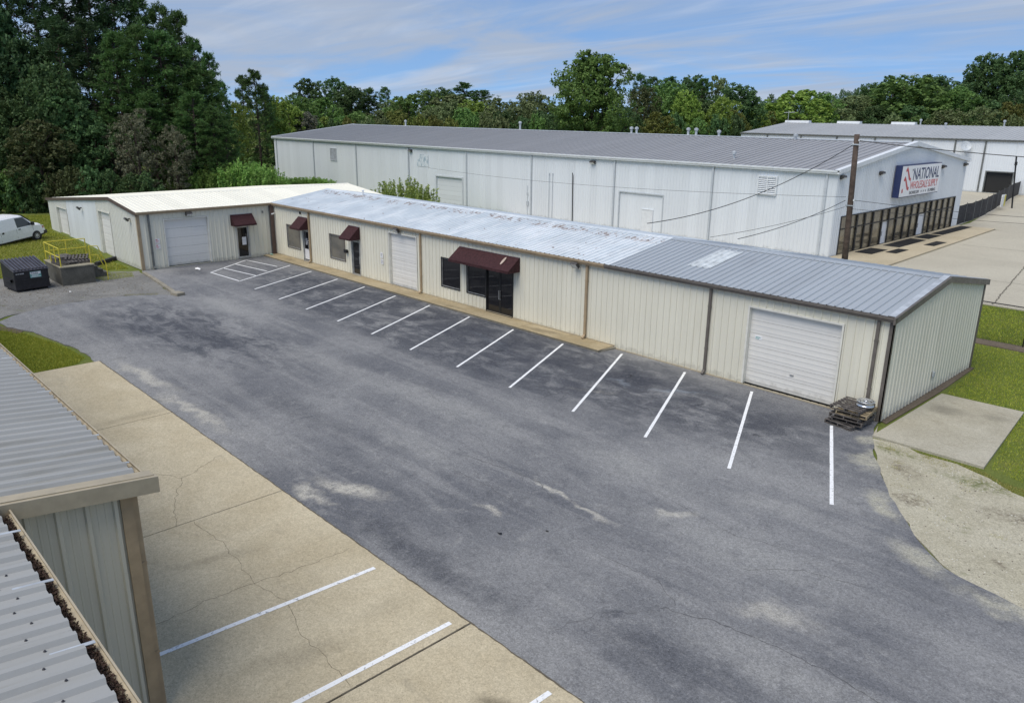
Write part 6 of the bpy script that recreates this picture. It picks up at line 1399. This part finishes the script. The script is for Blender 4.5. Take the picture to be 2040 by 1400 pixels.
HUE = {'pine': 'dark pine', 'dark': 'dark green tree', 'green': 'mid green tree', 'yellowgreen': 'yellow-green tree', 'olive': 'olive green tree', 'brown': 'brownish tree', 'grey': 'greyish tree', 'autumn': 'ochre tree'}
WHERE = {9: 'in the treeline left of the huge tree', 11: 'in the treeline right of the huge tree', 12: 'on the wooded rise behind the far warehouse'}
rank = {}
for lab_ in WHERE:
    for hue_ in HUE:
        q = sorted([t for t in TREES if t[6] == lab_ and t[5] == hue_], key=lambda t: math.atan2(t[1] - 9.3, t[2] + 26.4))
        for i, t in enumerate(q): rank[(t[1], t[2])] = (ORD[i] + HUE[hue_] + ' from the left ' if len(q) > 1 else 'only ' + HUE[hue_] + ' ') + WHERE[lab_]
for k_ in list(rank): rank[k_] = rank[k_] if not rank[k_].startswith(tuple(HUE.values())) else 'first ' + rank[k_]
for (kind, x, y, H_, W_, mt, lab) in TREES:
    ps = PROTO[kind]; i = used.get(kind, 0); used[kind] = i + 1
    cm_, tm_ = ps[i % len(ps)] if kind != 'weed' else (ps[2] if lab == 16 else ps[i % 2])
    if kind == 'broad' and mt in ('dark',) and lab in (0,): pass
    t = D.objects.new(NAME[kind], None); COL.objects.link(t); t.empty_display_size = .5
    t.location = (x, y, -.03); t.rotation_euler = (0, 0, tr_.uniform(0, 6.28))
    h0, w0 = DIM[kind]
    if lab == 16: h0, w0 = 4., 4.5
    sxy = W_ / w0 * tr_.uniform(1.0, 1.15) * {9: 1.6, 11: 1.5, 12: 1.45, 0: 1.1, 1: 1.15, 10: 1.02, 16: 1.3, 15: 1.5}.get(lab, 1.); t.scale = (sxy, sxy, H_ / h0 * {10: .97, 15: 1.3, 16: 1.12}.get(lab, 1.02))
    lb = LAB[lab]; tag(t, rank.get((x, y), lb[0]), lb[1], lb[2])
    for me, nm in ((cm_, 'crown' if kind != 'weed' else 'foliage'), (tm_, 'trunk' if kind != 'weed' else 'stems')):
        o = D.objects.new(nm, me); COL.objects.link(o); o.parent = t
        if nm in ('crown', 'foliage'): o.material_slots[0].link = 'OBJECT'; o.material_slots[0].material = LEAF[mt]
# grass: blades over the turf that lies near enough to show them
def grass(name, label, region, count, h, mat, seed, w=.006, clump=None):
    rs = np.random.RandomState(seed); r_ = random.Random(seed)
    P_ = np.array([region(r_) for _ in range(count)])
    n = len(P_); b = np.column_stack([P_, np.array([-.05 + bank(*q) for q in P_])])
    a = rs.rand(n) * 6.283; d = np.column_stack([np.cos(a), np.sin(a), np.zeros(n)])
    hh = h * rs.uniform(.5, 1.4, n); lean = rs.normal(0, .45, (n, 2)) * hh[:, None]
    tip = b + np.column_stack([lean, hh]); ww = w * rs.uniform(.7, 1.6, n)
    V = np.stack([b - d * ww[:, None], b + d * ww[:, None], tip], 1)
    o = D.objects.new(name, quads_mesh(name, V, LEAF[mat], 3)); COL.objects.link(o); tag(o, label, 'grass', kind='stuff')
_tr = random.Random(77); _TUFT = [rpoly(DIRT)(_tr) for _ in range(60)]; _TUFT = sorted(_TUFT, key=lambda p: -p[1])
LAWN = [(.5, 5.0), (3.1, 5.0), (3.35, 2), (3.8, -1.2), (5, -1.6), (8.5, -1.8), (8.5, 13.2), (-1.8, 13.4), (-1.8, 9.5), (.2, 9.4)]
grass('lawn_grass', 'short green lawn beside the grey-roofed end of the shop building', rpoly(LAWN), 52000, .055, 'grass', 3, .009)
grass('verge_grass', 'green grass strip between the chain link fence and the rear concrete', rpoly([(-6, 14.6), (9, 14.6), (9, 22.3), (-6, 22.3)]), 30000, .07, 'grass', 4, .014)
grass('dry_grass', 'sparse yellowing grass along the concrete pad', rpoly([(.6, -1.5), (3.6, -1.5), (4.3, -1.9), (7, -2.4), (7, -3.6), (4.5, -2.7), (2.2, -2.2), (.9, -2.3)]), 5200, .05, 'drygrass', 5, .008)
grass('strip_grass', 'bright grass patch beside the near building roof', rpoly([(-33.8, -19.4), (-31.6, -18.7), (-29, -18.1), (-27.2, -17.85), (-25.6, -17.75), (-25.0, -18.3), (-24.75, -19.6), (-24.7, -22), (-34, -22)]), 52000, .06, 'grass', 6, .011)
grass('yard_grass', 'grass around the parked van and loading dock', rpoly([(-44.6, -9.7), (-63, -9.6), (-72, -4), (-78, -14), (-62, -24), (-47.5, -20), (-45.5, -14.6)]), 60000, .10, 'grass', 7, .022)
grass('yard_dry_grass', 'dry tufts in the grass around the parked van', rpoly([(-45.5, -9.9), (-58, -9.8), (-66, -14), (-60, -20), (-47.5, -18), (-46, -14.6)]), 16000, .10, 'drygrass', 8, .02)
grass('kerb_grass', 'small tuft of grass on the lot edge by the kerb end', rpoly([(-36.3, -12.6), (-35.4, -11.2), (-36.0, -11.0), (-36.9, -12.6)]), 1500, .05, 'drygrass', 9, .011)
grass('dirt_tufts', 'scattered grass tufts in the sandy dirt at the right edge', (lambda f: (lambda r_: (lambda p: (p[0] + r_.gauss(0, .10), p[1] + r_.gauss(0, .07)))(_TUFT[int(r_.random() ** 1.6 * len(_TUFT))])))(0), 5200, .05, 'drygrass', 12, .008)
grass('gravel_tufts', 'grass tufts in the gravel between dock and lot', rpoly([(-44.2, -11.8), (-43.2, -10.0), (-41.6, -10.4), (-41.5, -12.2), (-43, -12.6)]), 7000, .06, 'grass', 13, .012)
